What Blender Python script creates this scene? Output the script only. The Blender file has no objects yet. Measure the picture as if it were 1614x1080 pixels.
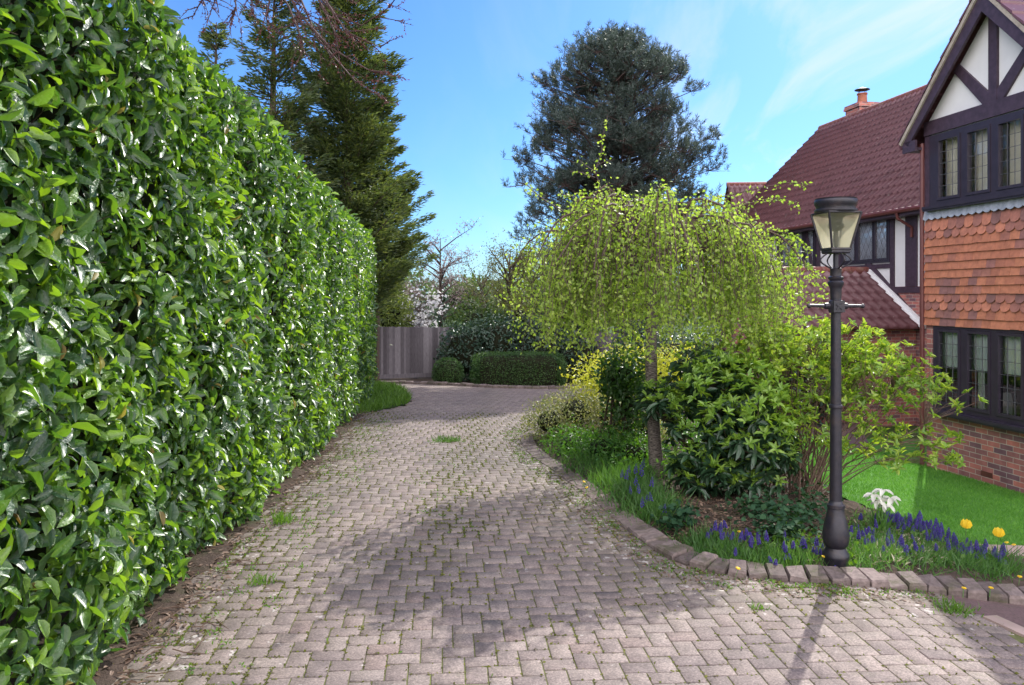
import bpy, math, random
import numpy as np

# ------------------------------------------------------------------ camera, sky, sun, exposure
S = bpy.context.scene
COL = S.collection
rnd = random.Random(7)
rng = np.random.default_rng(11)
CAMZ, FPX, CX, HY = 2.08, 1230.0, 807.0, 465.0      # eye height and the lens of the photograph
cam_d = bpy.data.cameras.new("camera")
cam = bpy.data.objects.new("camera", cam_d); COL.objects.link(cam)
cam.location = (0, 0, CAMZ); cam.rotation_euler = (math.radians(90), 0, 0)
cam_d.sensor_width = 36; cam_d.lens = FPX / 1614 * 36; cam_d.shift_y = -75 / 1614
cam_d.clip_start = 0.05; cam_d.clip_end = 3000
S.camera = cam

SUN_AZ, SUN_EL = math.radians(28.5), math.radians(38)   # azimuth to the right of straight ahead
W = bpy.data.worlds.new("World"); S.world = W; W.use_nodes = True
nt = W.node_tree; nt.nodes.clear()
def wn(t, **k):
    n = nt.nodes.new(t)
    for a, b in k.items(): setattr(n, a, b)
    return n
sky = wn("ShaderNodeTexSky", sky_type='NISHITA', sun_disc=False, sun_elevation=SUN_EL, sun_rotation=SUN_AZ,
         altitude=0, air_density=1.0, dust_density=0.6, ozone_density=2.2)
tint = wn("ShaderNodeMix", data_type='RGBA', blend_type='MULTIPLY'); tint.inputs[0].default_value = 1.0; tint.inputs[7].default_value = (0.29, 0.48, 0.76, 1)
hs = wn("ShaderNodeHueSaturation"); hs.inputs['Saturation'].default_value = 1.02
nt.links.new(sky.outputs[0], tint.inputs[6]); nt.links.new(tint.outputs[2], hs.inputs['Color'])
tc = wn("ShaderNodeTexCoord"); sep = wn("ShaderNodeSeparateXYZ"); nt.links.new(tc.outputs['Generated'], sep.inputs[0])
def wm(op, a, b=None, clamp=False):
    n = wn("ShaderNodeMath", operation=op, use_clamp=clamp)
    for i, v in enumerate((a, b)):
        if v is None: continue
        if isinstance(v, (int, float)): n.inputs[i].default_value = v
        else: nt.links.new(v, n.inputs[i])
    return n.outputs[0]
zz = wm('ADD', wm('MAXIMUM', sep.outputs['Z'], 0.0), 0.16)
px_, py_ = wm('DIVIDE', sep.outputs['X'], zz), wm('DIVIDE', sep.outputs['Y'], zz)
comb = wn("ShaderNodeCombineXYZ"); nt.links.new(px_, comb.inputs[0]); nt.links.new(py_, comb.inputs[1])
mp = wn("ShaderNodeMapping"); mp.inputs['Rotation'].default_value = (0, 0, math.radians(7)); mp.inputs['Scale'].default_value = (3.0, 0.8, 1)
nt.links.new(comb.outputs[0], mp.inputs[0])
cn = wn("ShaderNodeTexNoise"); cn.inputs['Scale'].default_value = 1.25; cn.inputs['Detail'].default_value = 9; cn.inputs['Roughness'].default_value = 0.56
cn.inputs['Distortion'].default_value = 0.55
nt.links.new(mp.outputs[0], cn.inputs['Vector'])
cl = wn("ShaderNodeMapRange"); cl.inputs['From Min'].default_value = 0.47; cl.inputs['From Max'].default_value = 0.76
nt.links.new(cn.outputs[0], cl.inputs['Value'])
side = wn("ShaderNodeMapRange"); side.inputs['From Min'].default_value = -0.05; side.inputs['From Max'].default_value = 0.32
side.inputs['To Min'].default_value = 0.06
nt.links.new(sep.outputs['X'], side.inputs['Value'])
back = wn("ShaderNodeMapRange"); back.inputs['From Min'].default_value = 0.25; back.inputs['From Max'].default_value = -0.5     # unseen white cloud fill, added behind the viewer to lift the shade
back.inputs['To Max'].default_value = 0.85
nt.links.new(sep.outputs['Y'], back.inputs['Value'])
cf = wm('MULTIPLY', wm('MULTIPLY', cl.outputs[0], side.outputs[0]), 0.8, True)
mixc = wn("ShaderNodeMix", data_type='RGBA'); nt.links.new(cf, mixc.inputs[0]); nt.links.new(hs.outputs[0], mixc.inputs[6])
mixc.inputs[7].default_value = (4.2, 4.3, 4.6, 1)
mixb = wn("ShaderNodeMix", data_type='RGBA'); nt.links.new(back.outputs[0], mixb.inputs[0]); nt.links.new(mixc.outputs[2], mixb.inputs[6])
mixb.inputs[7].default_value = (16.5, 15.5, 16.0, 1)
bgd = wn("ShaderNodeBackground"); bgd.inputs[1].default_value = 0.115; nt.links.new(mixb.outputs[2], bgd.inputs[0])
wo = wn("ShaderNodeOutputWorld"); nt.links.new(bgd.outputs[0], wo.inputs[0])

sun_d = bpy.data.lights.new("sun", 'SUN'); sun_d.energy = 2.75; sun_d.angle = math.radians(0.5); sun_d.color = (1.0, 0.95, 0.87)
sun = bpy.data.objects.new("sun", sun_d); COL.objects.link(sun)
import mathutils
V = mathutils.Vector
to_sun = V((math.sin(SUN_AZ) * math.cos(SUN_EL), math.cos(SUN_AZ) * math.cos(SUN_EL), math.sin(SUN_EL)))
sun.rotation_euler = to_sun.to_track_quat('Z', 'Y').to_euler()
vs = S.view_settings
S.display_settings.display_device = 'sRGB'
vs.view_transform = 'Standard'; vs.look = 'None'; vs.gamma = 1.0; vs.use_curve_mapping = False
vs.exposure = 1.05
S.cycles.max_bounces = 8; S.cycles.transparent_max_bounces = 12; S.cycles.diffuse_bounces = 4

# ------------------------------------------------------------------ ground shape and pixel helpers
_AY = np.array([-50, 0, 6, 9, 12, 16, 20, 26, 40, 4000.]); _AZ = np.array([0, 0, 0, -.06, -.17, -.36, -.55, -.85, -1.2, -1.2])
def gz(x, y):
    x = np.asarray(x, float); y = np.asarray(y, float)
    a = (np.interp(y - .8, _AY, _AZ) + np.interp(y, _AY, _AZ) + np.interp(y + .8, _AY, _AZ)) / 3
    c = -0.012 * np.clip(x, -8, 2.4) - 0.1 * np.clip(x - 2.4, 0, 4.4)
    return a + c
def G(x, y): return float(gz(x, y))
def gp(px, py):
    """ground point seen at a photo pixel"""
    d = 10.0
    for _ in range(60):
        x = (px - CX) / FPX * d
        d = 0.5 * d + 0.5 * FPX * (CAMZ - G(x, d)) / max(py - HY, 1)
    return ((px - CX) / FPX * d, d)
def at(px, py, d): return V(((px - CX) / FPX * d, d, CAMZ + (HY - py) / FPX * d))
def inpoly(poly, x, y):
    x = np.asarray(x, float); y = np.asarray(y, float); r = np.zeros(x.shape, bool); n = len(poly)
    for i in range(n):
        x1, y1 = poly[i]; x2, y2 = poly[(i + 1) % n]
        if y1 == y2: continue
        c = ((y1 > y) != (y2 > y)) & (x < (x2 - x1) * (y - y1) / (y2 - y1) + x1)
        r ^= c
    return r

# ------------------------------------------------------------------ mesh helpers
def np_mesh(name, verts, faces, mats, parent=None, smooth=False, mi=None, attr=None):
    """faces: list of (k,n) int arrays; mi: list of material indices, one per array"""
    me = bpy.data.meshes.new(name)
    verts = np.asarray(verts, np.float32).reshape(-1, 3)
    faces = [np.asarray(f, np.int32) for f in faces if len(f)]
    me.vertices.add(len(verts)); me.vertices.foreach_set("co", verts.ravel())
    tot = np.concatenate([np.full(len(f), f.shape[1], np.int32) for f in faces])
    idx = np.concatenate([f.ravel() for f in faces])
    me.loops.add(len(idx)); me.loops.foreach_set("vertex_index", idx)
    me.polygons.add(len(tot))
    st = np.concatenate([[0], np.cumsum(tot)[:-1]]).astype(np.int32)
    me.polygons.foreach_set("loop_start", st); me.polygons.foreach_set("loop_total", tot)
    if smooth: me.polygons.foreach_set("use_smooth", np.ones(len(tot), bool))
    if mi is not None:
        me.polygons.foreach_set("material_index", np.concatenate([np.full(len(f), m, np.int32) if np.isscalar(m) else np.asarray(m, np.int32) for f, m in zip(faces, mi)]))
    if attr is not None:
        a = me.attributes.new("mid", 'FLOAT', 'POINT'); a.data.foreach_set("value", np.asarray(attr, np.float32))
    me.update(calc_edges=True); me.validate()
    for m in (mats if isinstance(mats, (list, tuple)) else [mats]): me.materials.append(m)
    o = bpy.data.objects.new(name, me); COL.objects.link(o)
    if parent is not None: o.parent = parent
    return o

class MB:
    def __init__(s): s.v = []; s.f = []; s.m = []
    def add(s, vs, fs, m=0):
        b = len(s.v); s.v.extend([tuple(v) for v in vs])
        for f in fs: s.f.append(tuple(b + i for i in f)); s.m.append(m)
    def box(s, a, b, m=0):
        (x0, y0, z0), (x1, y1, z1) = a, b
        s.add([(x0,y0,z0),(x1,y0,z0),(x1,y1,z0),(x0,y1,z0),(x0,y0,z1),(x1,y0,z1),(x1,y1,z1),(x0,y1,z1)],
              [(0,3,2,1),(4,5,6,7),(0,1,5,4),(1,2,6,5),(2,3,7,6),(3,0,4,7)], m)
    def prism(s, poly, y0, y1, m=0):
        """poly of (x,z) extruded along y; counter clockwise seen from -y"""
        n = len(poly)
        s.add([(x, y0, z) for x, z in poly] + [(x, y1, z) for x, z in poly],
              [tuple(range(n)), tuple(range(2*n-1, n-1, -1))] + [(i, i+n, (i+1) % n + n, (i+1) % n) for i in range(n)], m)
    def tube(s, pts, rad, k=6, m=0, cap=True):
        pts = [V(p) for p in pts]; n = len(pts)
        if isinstance(rad, (int, float)): rad = [rad] * n
        vs = []; up = None
        for i, p in enumerate(pts):
            t = (pts[min(i+1, n-1)] - pts[max(i-1, 0)])
            if t.length < 1e-9: t = V((0, 0, 1))
            t.normalize()
            if up is None: up = t.orthogonal().normalized()
            up = (up - t * up.dot(t))
            if up.length < 1e-6: up = t.orthogonal()
            up.normalize(); w = t.cross(up)
            for j in range(k):
                a = 2 * math.pi * j / k
                vs.append(p + (up * math.cos(a) + w * math.sin(a)) * rad[i])
        fs = [(i*k+j, i*k+(j+1) % k, (i+1)*k+(j+1) % k, (i+1)*k+j) for i in range(n-1) for j in range(k)]
        if cap: fs += [tuple(range(k-1, -1, -1)), tuple((n-1)*k+j for j in range(k))]
        s.add(vs, fs, m)
    def lathe(s, prof, k=24, c=(0, 0, 0), m=0, ph=0.0):
        vs = [(c[0]+r*math.cos(ph+2*math.pi*j/k), c[1]+r*math.sin(ph+2*math.pi*j/k), c[2]+z) for r, z in prof for j in range(k)]
        n = len(prof)
        fs = [(i*k+j, i*k+(j+1) % k, (i+1)*k+(j+1) % k, (i+1)*k+j) for i in range(n-1) for j in range(k)]
        fs += [tuple(range(k-1, -1, -1)), tuple((n-1)*k+j for j in range(k))]
        s.add(vs, fs, m)
    def bar(s, p, q, w, h, up=(0, 0, 1), m=0):
        p, q = V(p), V(q); t = (q-p).normalized(); u = V(up); u = (u - t*u.dot(t)).normalized(); x = t.cross(u)
        vs = [b + x*(w/2*i) + u*(h/2*j) for b in (p, q) for i, j in ((-1,-1),(1,-1),(1,1),(-1,1))]
        s.add(vs, [(0,3,2,1),(4,5,6,7),(0,1,5,4),(1,2,6,5),(2,3,7,6),(3,0,4,7)], m)
    def build(s, name, mats, parent=None, smooth=False):
        me = bpy.data.meshes.new(name); me.from_pydata(s.v, [], s.f)
        for m in (mats if isinstance(mats, (list, tuple)) else [mats]): me.materials.append(m)
        me.polygons.foreach_set("material_index", s.m)
        if smooth:
            me.polygons.foreach_set("use_smooth", [True]*len(s.f))
            try: me.set_sharp_from_angle(angle=math.radians(42))
            except Exception: pass
        me.update(); o = bpy.data.objects.new(name, me); COL.objects.link(o)
        if parent is not None: o.parent = parent
        return o

def tag(o, label=None, cat=None, group=None, kind=None):
    if label: o['label'] = label
    if cat: o['category'] = cat
    if group: o['group'] = group
    if kind: o['kind'] = kind
    return o
def empty(name, loc=(0, 0, 0), rz=0.0, **k):
    o = bpy.data.objects.new(name, None); COL.objects.link(o); o.location = loc; o.rotation_euler = (0, 0, rz)
    o.empty_display_size = .1
    return tag(o, **k)
def copy_tree(o, parent=None):
    c = o.copy(); COL.objects.link(c)
    if parent is not None: c.parent = parent
    for ch in list(o.children): copy_tree(ch, c)
    return c

# leaf templates: (along, side, up) in leaf units
def T_leaf(rows, droop=.18, fold=.10):
    v = [(0, 0, 0, 1)]
    for t, w in rows:
        d = -droop * t * t
        v += [(t, -w, d + fold*w*2, 0), (t, 0, d, 1), (t, w, d + fold*w*2, 0)]
    v.append((1, 0, -droop, 1)); n = len(rows); e = len(v) - 1
    tri = [(0, 2, 1), (0, 3, 2), (e, 3*n-2, 3*n-1), (e, 3*n-1, 3*n)]
    quad = []
    for r in range(n-1):
        a = 1 + 3*r; b = a + 3
        quad += [(a, a+1, b+1, b), (a+1, a+2, b+2, b+1)]
    return np.array(v), np.array(tri), np.array(quad).reshape(-1, 4)
TL_LAUREL = T_leaf([(.2, .36), (.5, .5), (.82, .32)], droop=.26, fold=.17)
TL_OVAL = T_leaf([(.35, .45), (.72, .38)], droop=.12)
TL_LANCE = T_leaf([(.4, .5), (.75, .36)], droop=.22, fold=.14)
TL_TINY = (np.array([(0,0,0,1),(.45,-.5,.06,0),(.45,.5,.06,0),(1,0,-.06,1)]), np.array([(0,2,1),(1,2,3)]), np.zeros((0,4), int))
TL_BLADE = (np.array([(0,-.5,0,0),(0,.5,0,0),(.5,.4,.0,0),(.5,-.4,.0,0),(1,0,-.16,1)]), np.array([(3,2,4)]), np.array([(0,1,2,3)]))

def unit(a): return a / np.maximum(np.linalg.norm(a, axis=-1, keepdims=True), 1e-9)
def leaf_arrays(P, A, N, L, Wd, T):
    tv, tri, quad = T; n = len(P); m = len(tv)
    A = unit(A); N = unit(N - A * np.sum(A*N, 1, keepdims=True)); Sd = np.cross(N, A)
    L = np.broadcast_to(np.asarray(L, float), (n,)); Wd = np.broadcast_to(np.asarray(Wd, float), (n,))
    v = (P[:, None] + A[:, None]*(tv[None, :, 0, None]*L[:, None, None]) + Sd[:, None]*(tv[None, :, 1, None]*Wd[:, None, None])
         + N[:, None]*(tv[None, :, 2, None]*L[:, None, None]))
    off = (np.arange(n)*m)[:, None, None]
    fs = []
    if len(tri): fs.append((tri[None]+off).reshape(-1, 3))
    if len(quad): fs.append((quad[None]+off).reshape(-1, 4))
    return v.reshape(-1, 3), fs, np.tile(tv[:, 3], n)
def leaf_mesh(name, P, A, N, L, Wd, T, mat, parent=None, smooth=False):
    v, fs, at_ = leaf_arrays(np.asarray(P, float), np.asarray(A, float), np.asarray(N, float), L, Wd, T)
    return np_mesh(name, v, fs, mat, parent, smooth, attr=at_)
def rdir(n, up=0.0):
    d = rng.normal(size=(n, 3)); d = unit(d); d[:, 2] += up; return unit(d)

# ------------------------------------------------------------------ materials
def mat(name):
    m = bpy.data.materials.new(name); m.use_nodes = True; t = m.node_tree; t.nodes.clear()
    out = t.nodes.new("ShaderNodeOutputMaterial"); return m, t, out
def N_(t, ty, **k):
    n = t.nodes.new(ty)
    for a, b in k.items():
        if a in n.inputs.keys() if hasattr(n.inputs, 'keys') else False: n.inputs[a].default_value = b
        else: setattr(n, a, b)
    return n
def ramp(t, src, stops):
    r = t.nodes.new("ShaderNodeValToRGB"); e = r.color_ramp.elements
    while len(e) < len(stops): e.new(0.5)
    for i, (p, c) in enumerate(stops): e[i].position = p; e[i].color = (*c, 1)
    t.links.new(src, r.inputs[0]); return r.outputs[0]
def noise(t, scale, detail=4, rough=.55, vec='Object', dist=0.0):
    c = t.nodes.new("ShaderNodeTexCoord"); n = t.nodes.new("ShaderNodeTexNoise")
    n.inputs['Scale'].default_value = scale; n.inputs['Detail'].default_value = detail; n.inputs['Roughness'].default_value = rough
    n.inputs['Distortion'].default_value = dist
    t.links.new(c.outputs[vec], n.inputs['Vector']); return n.outputs[0]
def mixc_(t, f, a, b, mode='MIX'):
    n = t.nodes.new("ShaderNodeMix"); n.data_type = 'RGBA'; n.blend_type = mode
    for i, v in ((0, f), (6, a), (7, b)):
        if isinstance(v, (int, float)): n.inputs[i].default_value = v
        elif isinstance(v, tuple): n.inputs[i].default_value = (*v, 1)
        else: t.links.new(v, n.inputs[i])
    return n.outputs[2]
def math_(t, op, a, b=0.0, clamp=False):
    n = t.nodes.new("ShaderNodeMath"); n.operation = op; n.use_clamp = clamp
    for i, v in enumerate((a, b)):
        if isinstance(v, (int, float)): n.inputs[i].default_value = v
        else: t.links.new(v, n.inputs[i])
    return n.outputs[0]
def bump(t, h, strength=.4, dist=.01):
    b = t.nodes.new("ShaderNodeBump"); b.inputs['Strength'].default_value = strength; b.inputs['Distance'].default_value = dist
    t.links.new(h, b.inputs['Height']); return b.outputs[0]
def island(t):
    g = t.nodes.new("ShaderNodeNewGeometry"); return g.outputs['Random Per Island']

def leaf_mat(name, stops, rough=.45, trans=.4, tcol=None, spec=.5, vein=None, coat=0.0, clump=1.2, bmp=None):
    """stops: colour ramp over a per-leaf random value mixed with slow clumps"""
    m, t, out = mat(name)
    r = island(t)
    v = math_(t, 'ADD', math_(t, 'MULTIPLY', r, .7), math_(t, 'MULTIPLY', math_(t, 'SUBTRACT', noise(t, clump, 2), .25), .6), True)
    c = ramp(t, v, stops)
    if vein:
        a = t.nodes.new("ShaderNodeAttribute"); a.attribute_name = "mid"
        f = math_(t, 'MULTIPLY', math_(t, 'POWER', a.outputs['Fac'], 9.0), .55)
        c = mixc_(t, f, c, vein)
    p = t.nodes.new("ShaderNodeBsdfPrincipled"); t.links.new(c, p.inputs['Base Color'])
    p.inputs['Roughness'].default_value = rough; p.inputs['Specular IOR Level'].default_value = spec
    p.inputs['Coat Weight'].default_value = coat; p.inputs['Coat Roughness'].default_value = .27
    if bmp: t.links.new(bump(t, noise(t, bmp[0], 3), bmp[1], bmp[2]), p.inputs['Normal'])
    tr = t.nodes.new("ShaderNodeBsdfTranslucent")
    tc_ = mixc_(t, 1.0, c, tcol or (2.2, 2.0, .6), 'MULTIPLY'); t.links.new(tc_, tr.inputs['Color'])
    mx = t.nodes.new("ShaderNodeMixShader"); mx.inputs[0].default_value = trans
    t.links.new(p.outputs[0], mx.inputs[1]); t.links.new(tr.outputs[0], mx.inputs[2]); t.links.new(mx.outputs[0], out.inputs[0])
    return m
def plain(name, col, rough=.6, spec=.5, var=.12, nscale=6., bumps=None, metal=0.0, isl=0.0, dirt=None):
    m, t, out = mat(name)
    n = noise(t, nscale, 5)
    c = ramp(t, n, [(.3, tuple(x*(1-var) for x in col)), (.7, tuple(min(x*(1+var), 1) for x in col))])
    if isl:
        c = mixc_(t, 1.0, c, ramp(t, island(t), [(0, (1-isl,)*3), (1, (1+isl,)*3)]), 'MULTIPLY')
    if dirt:
        c = mixc_(t, math_(t, 'MULTIPLY', ramp(t, noise(t, dirt[1], 6, .65), [(.5, (0,)*3), (.68, (1,)*3)]), dirt[2]), c, dirt[0])
    p = t.nodes.new("ShaderNodeBsdfPrincipled"); t.links.new(c, p.inputs['Base Color'])
    p.inputs['Roughness'].default_value = rough; p.inputs['Specular IOR Level'].default_value = spec; p.inputs['Metallic'].default_value = metal
    if bumps: t.links.new(bump(t, noise(t, bumps[0], 6, .65), bumps[1], bumps[2]), p.inputs['Normal'])
    t.links.new(p.outputs[0], out.inputs[0]); return m

M = {}
M['laurel'] = leaf_mat('laurel_leaf', [(0, (.024, .062, .028)), (.38, (.038, .102, .03)), (.6, (.075, .17, .032)), (.76, (.16, .295, .036)), (1, (.24, .39, .05))],
                       rough=.40, trans=.34, tcol=(2.7, 2.5, .7), spec=.6, vein=(.12, .2, .05), coat=.6, bmp=(48, .6, .02))
M['oldleaf'] = leaf_mat('yellowed_leaf', [(0, (.12, .07, .03)), (.5, (.28, .24, .05)), (1, (.38, .36, .08))], rough=.5, trans=.3, tcol=(1.4, 1.2, .7))
M['birch'] = leaf_mat('birch_leaf', [(0, (.13, .21, .035)), (.5, (.26, .37, .06)), (1, (.45, .53, .14))], rough=.45, trans=.5, tcol=(1.75, 1.85, .8))
M['azalea'] = leaf_mat('azalea_leaf', [(0, (.08, .17, .025)), (.5, (.18, .30, .04)), (1, (.40, .48, .11))], rough=.4, trans=.42, tcol=(2.3, 2.1, .7))
M['rhodo'] = leaf_mat('rhododendron_leaf', [(0, (.018, .045, .022)), (.6, (.03, .075, .035)), (1, (.05, .11, .05))], rough=.34, trans=.12, spec=.6)
M['rhodo_new'] = leaf_mat('young_leaf', [(0, (.11, .22, .035)), (.5, (.19, .33, .055)), (1, (.29, .43, .09))], rough=.4, trans=.35)
M['gold'] = leaf_mat('golden_leaf', [(0, (.24, .29, .02)), (.5, (.42, .46, .05)), (1, (.62, .62, .14))], rough=.45, trans=.4, tcol=(1.6, 1.5, .6))
M['varieg'] = leaf_mat('variegated_leaf', [(0, (.09, .14, .04)), (.45, (.17, .2, .07)), (.75, (.32, .34, .15)), (1, (.55, .52, .3))], rough=.5, trans=.3, tcol=(1.7, 1.6, .7))
M['ground_leaf'] = leaf_mat('ground_leaf', [(0, (.03, .10, .015)), (.5, (.06, .17, .025)), (1, (.12, .26, .04))], rough=.45, trans=.38)
M['holly'] = leaf_mat('holly_leaf', [(0, (.02, .055, .015)), (.6, (.04, .11, .022)), (1, (.10, .19, .035))], rough=.4, trans=.25)
M['ivy'] = leaf_mat('ivy_leaf', [(0, (.012, .04, .02)), (.6, (.025, .07, .03)), (1, (.045, .10, .04))], rough=.75, trans=.15, spec=.2)
M['privet'] = leaf_mat('clipped_leaf', [(0, (.025, .065, .018)), (.6, (.045, .11, .025)), (1, (.09, .18, .04))], rough=.5, trans=.3)
M['dark_laurel'] = leaf_mat('dark_shrub_leaf', [(0, (.02, .045, .03)), (.6, (.035, .075, .05)), (1, (.075, .13, .085))], rough=.36, trans=.15)
M['conifer'] = leaf_mat('cypress_spray', [(0, (.03, .055, .026)), (.5, (.065, .10, .04)), (1, (.15, .18, .07))], rough=.6, trans=.42, tcol=(1.8, 1.7, .6), clump=.5)
M['pine'] = leaf_mat('pine_needle', [(0, (.03, .045, .042)), (.5, (.05, .075, .065)), (1, (.09, .12, .10))], rough=.45, trans=.25, tcol=(1.5, 1.5, 1), clump=.5)
M['spring'] = leaf_mat('spring_leaf', [(0, (.07, .11, .03)), (.5, (.12, .17, .045)), (1, (.2, .25, .08))], rough=.5, trans=.45)
M['olive'] = leaf_mat('olive_leaf', [(0, (.05, .065, .025)), (.5, (.09, .105, .04)), (1, (.16, .17, .08))], rough=.5, trans=.4)
M['farleaf'] = leaf_mat('far_tree_leaf', [(0, (.03, .06, .02)), (.5, (.05, .095, .03)), (1, (.10, .15, .05))], rough=.55, trans=.35)
M['blossom'] = leaf_mat('white_petal', [(0, (.62, .6, .6)), (1, (.85, .84, .83))], rough=.5, trans=.4, tcol=(1, 1, 1))
M['pinkblossom'] = leaf_mat('dusky_petal', [(0, (.16, .11, .10)), (.5, (.28, .21, .2)), (1, (.5, .42, .4))], rough=.5, trans=.35, tcol=(1, .95, .95))
M['plumleaf'] = leaf_mat('plum_leaf', [(0, (.08, .05, .06)), (1, (.2, .14, .16))], rough=.5, trans=.3, tcol=(1.2, 1, 1))
M['bud'] = leaf_mat('red_bud', [(0, (.05, .015, .015)), (1, (.14, .04, .035))], rough=.5, trans=.2, tcol=(1.3, .8, .7))
M['grass'] = leaf_mat('grass_blade', [(0, (.03, .085, .02)), (.5, (.055, .15, .032)), (1, (.12, .24, .06))], rough=.5, trans=.35)
M['weed'] = leaf_mat('weed_leaf', [(0, (.05, .13, .015)), (1, (.12, .24, .03))], rough=.5, trans=.35)
M['turf'] = leaf_mat('turf_blade', [(0, (.06, .18, .022)), (.5, (.10, .27, .034)), (1, (.19, .38, .07))], rough=.6, trans=.35, tcol=(1.4, 1.5, .8), spec=.3)
M['litter'] = leaf_mat('dead_leaf', [(0, (.06, .035, .022)), (.5, (.14, .085, .055)), (1, (.28, .2, .15))], rough=.7, trans=.1, tcol=(1, .9, .7))
M['pale_litter'] = leaf_mat('pale_straw', [(0, (.18, .15, .09)), (.5, (.36, .33, .22)), (1, (.62, .6, .46))], rough=.45, trans=.2, tcol=(1, .95, .8))
M['muscari'] = leaf_mat('violet_flower', [(0, (.035, .02, .17)), (1, (.09, .05, .36))], rough=.5, trans=.25, tcol=(1.6, 1.3, 2.0))
M['tulip'] = leaf_mat('yellow_petal', [(0, (.85, .60, .03)), (1, (.95, .76, .09))], rough=.45, trans=.45, tcol=(1.1, 1.1, .8))
M['white_petal'] = leaf_mat('ivory_petal', [(0, (.8, .8, .72)), (1, (.9, .9, .85))], rough=.5, trans=.5, tcol=(1, 1, .95))
M['bark'] = plain('brown_bark', (.075, .055, .042), .85, .2, .35, 18, (30, .7, .02))
M['twig'] = plain('purple_brown_twig', (.085, .055, .05), .75, .3, .3, 20)
M['redtwig'] = plain('reddish_twig', (.05, .026, .025), .7, .3, .3, 20)
M['azstem'] = plain('azalea_stem', (.12, .08, .058), .75, .3, .3, 25)
M['stem'] = plain('green_stem', (.07, .17, .03), .5, .4, .2, 20)
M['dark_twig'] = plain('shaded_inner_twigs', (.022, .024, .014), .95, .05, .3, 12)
M['soil'] = plain('soil', (.085, .062, .05), .95, .15, .35, 9, (45, .8, .03), dirt=((.035, .06, .015), 2.2, .55))
M['black'] = plain('black_iron', (.013, .012, .020), .42, .55, .35, 30, (60, .35, .004), dirt=((.05, .035, .03), 14, .5))
M['timber'] = plain('dark_stained_timber', (.055, .034, .052), .5, .45, .3, 14, (40, .3, .004))
M['upvc'] = plain('dark_window_frame', (.036, .028, .043), .32, .5, .15, 8)
M['render'] = plain('white_render', (.70, .70, .70), .8, .25, .05, 3, (70, .25, .003))
M['lead'] = plain('lead_flashing', (.34, .37, .42), .45, .5, .22, 12, (30, .4, .006))
M['gutter'] = plain('red_brown_gutter', (.12, .038, .035), .4, .45, .15, 6)
M['verge'] = plain('pale_verge_mortar', (.40, .35, .29), .85, .25, .2, 20, (50, .5, .006), dirt=((.12, .10, .08), 10, .6))
M['pot'] = plain('terracotta_pot', (.28, .10, .06), .7, .3, .2, 12)
M['cap'] = plain('dark_metal_cowl', (.04, .038, .04), .5, .5, .2, 12, metal=.4)
M['curtain'] = plain('cream_curtain', (.82, .78, .66), .85, .2, .07, 7)
M['netcurtain'] = plain('pale_net_curtain', (.86, .92, .9), .9, .2, .06, 14)
M['farsheen'] = plain('grey_pane_sheen', (.66, .69, .76), .9, .2, .25, 5)  # pale tone paints the reflection in the set-back windows
M['room'] = plain('dim_room', (.05, .045, .045), .9, .2, .3, 2)
M['cushion'] = plain('white_chair_back', (.5, .5, .5), .8, .2, .1, 4)
M['leadcame'] = plain('window_lead_came', (.09, .09, .10), .5, .5, .1, 10)
M['fence'] = None
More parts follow.
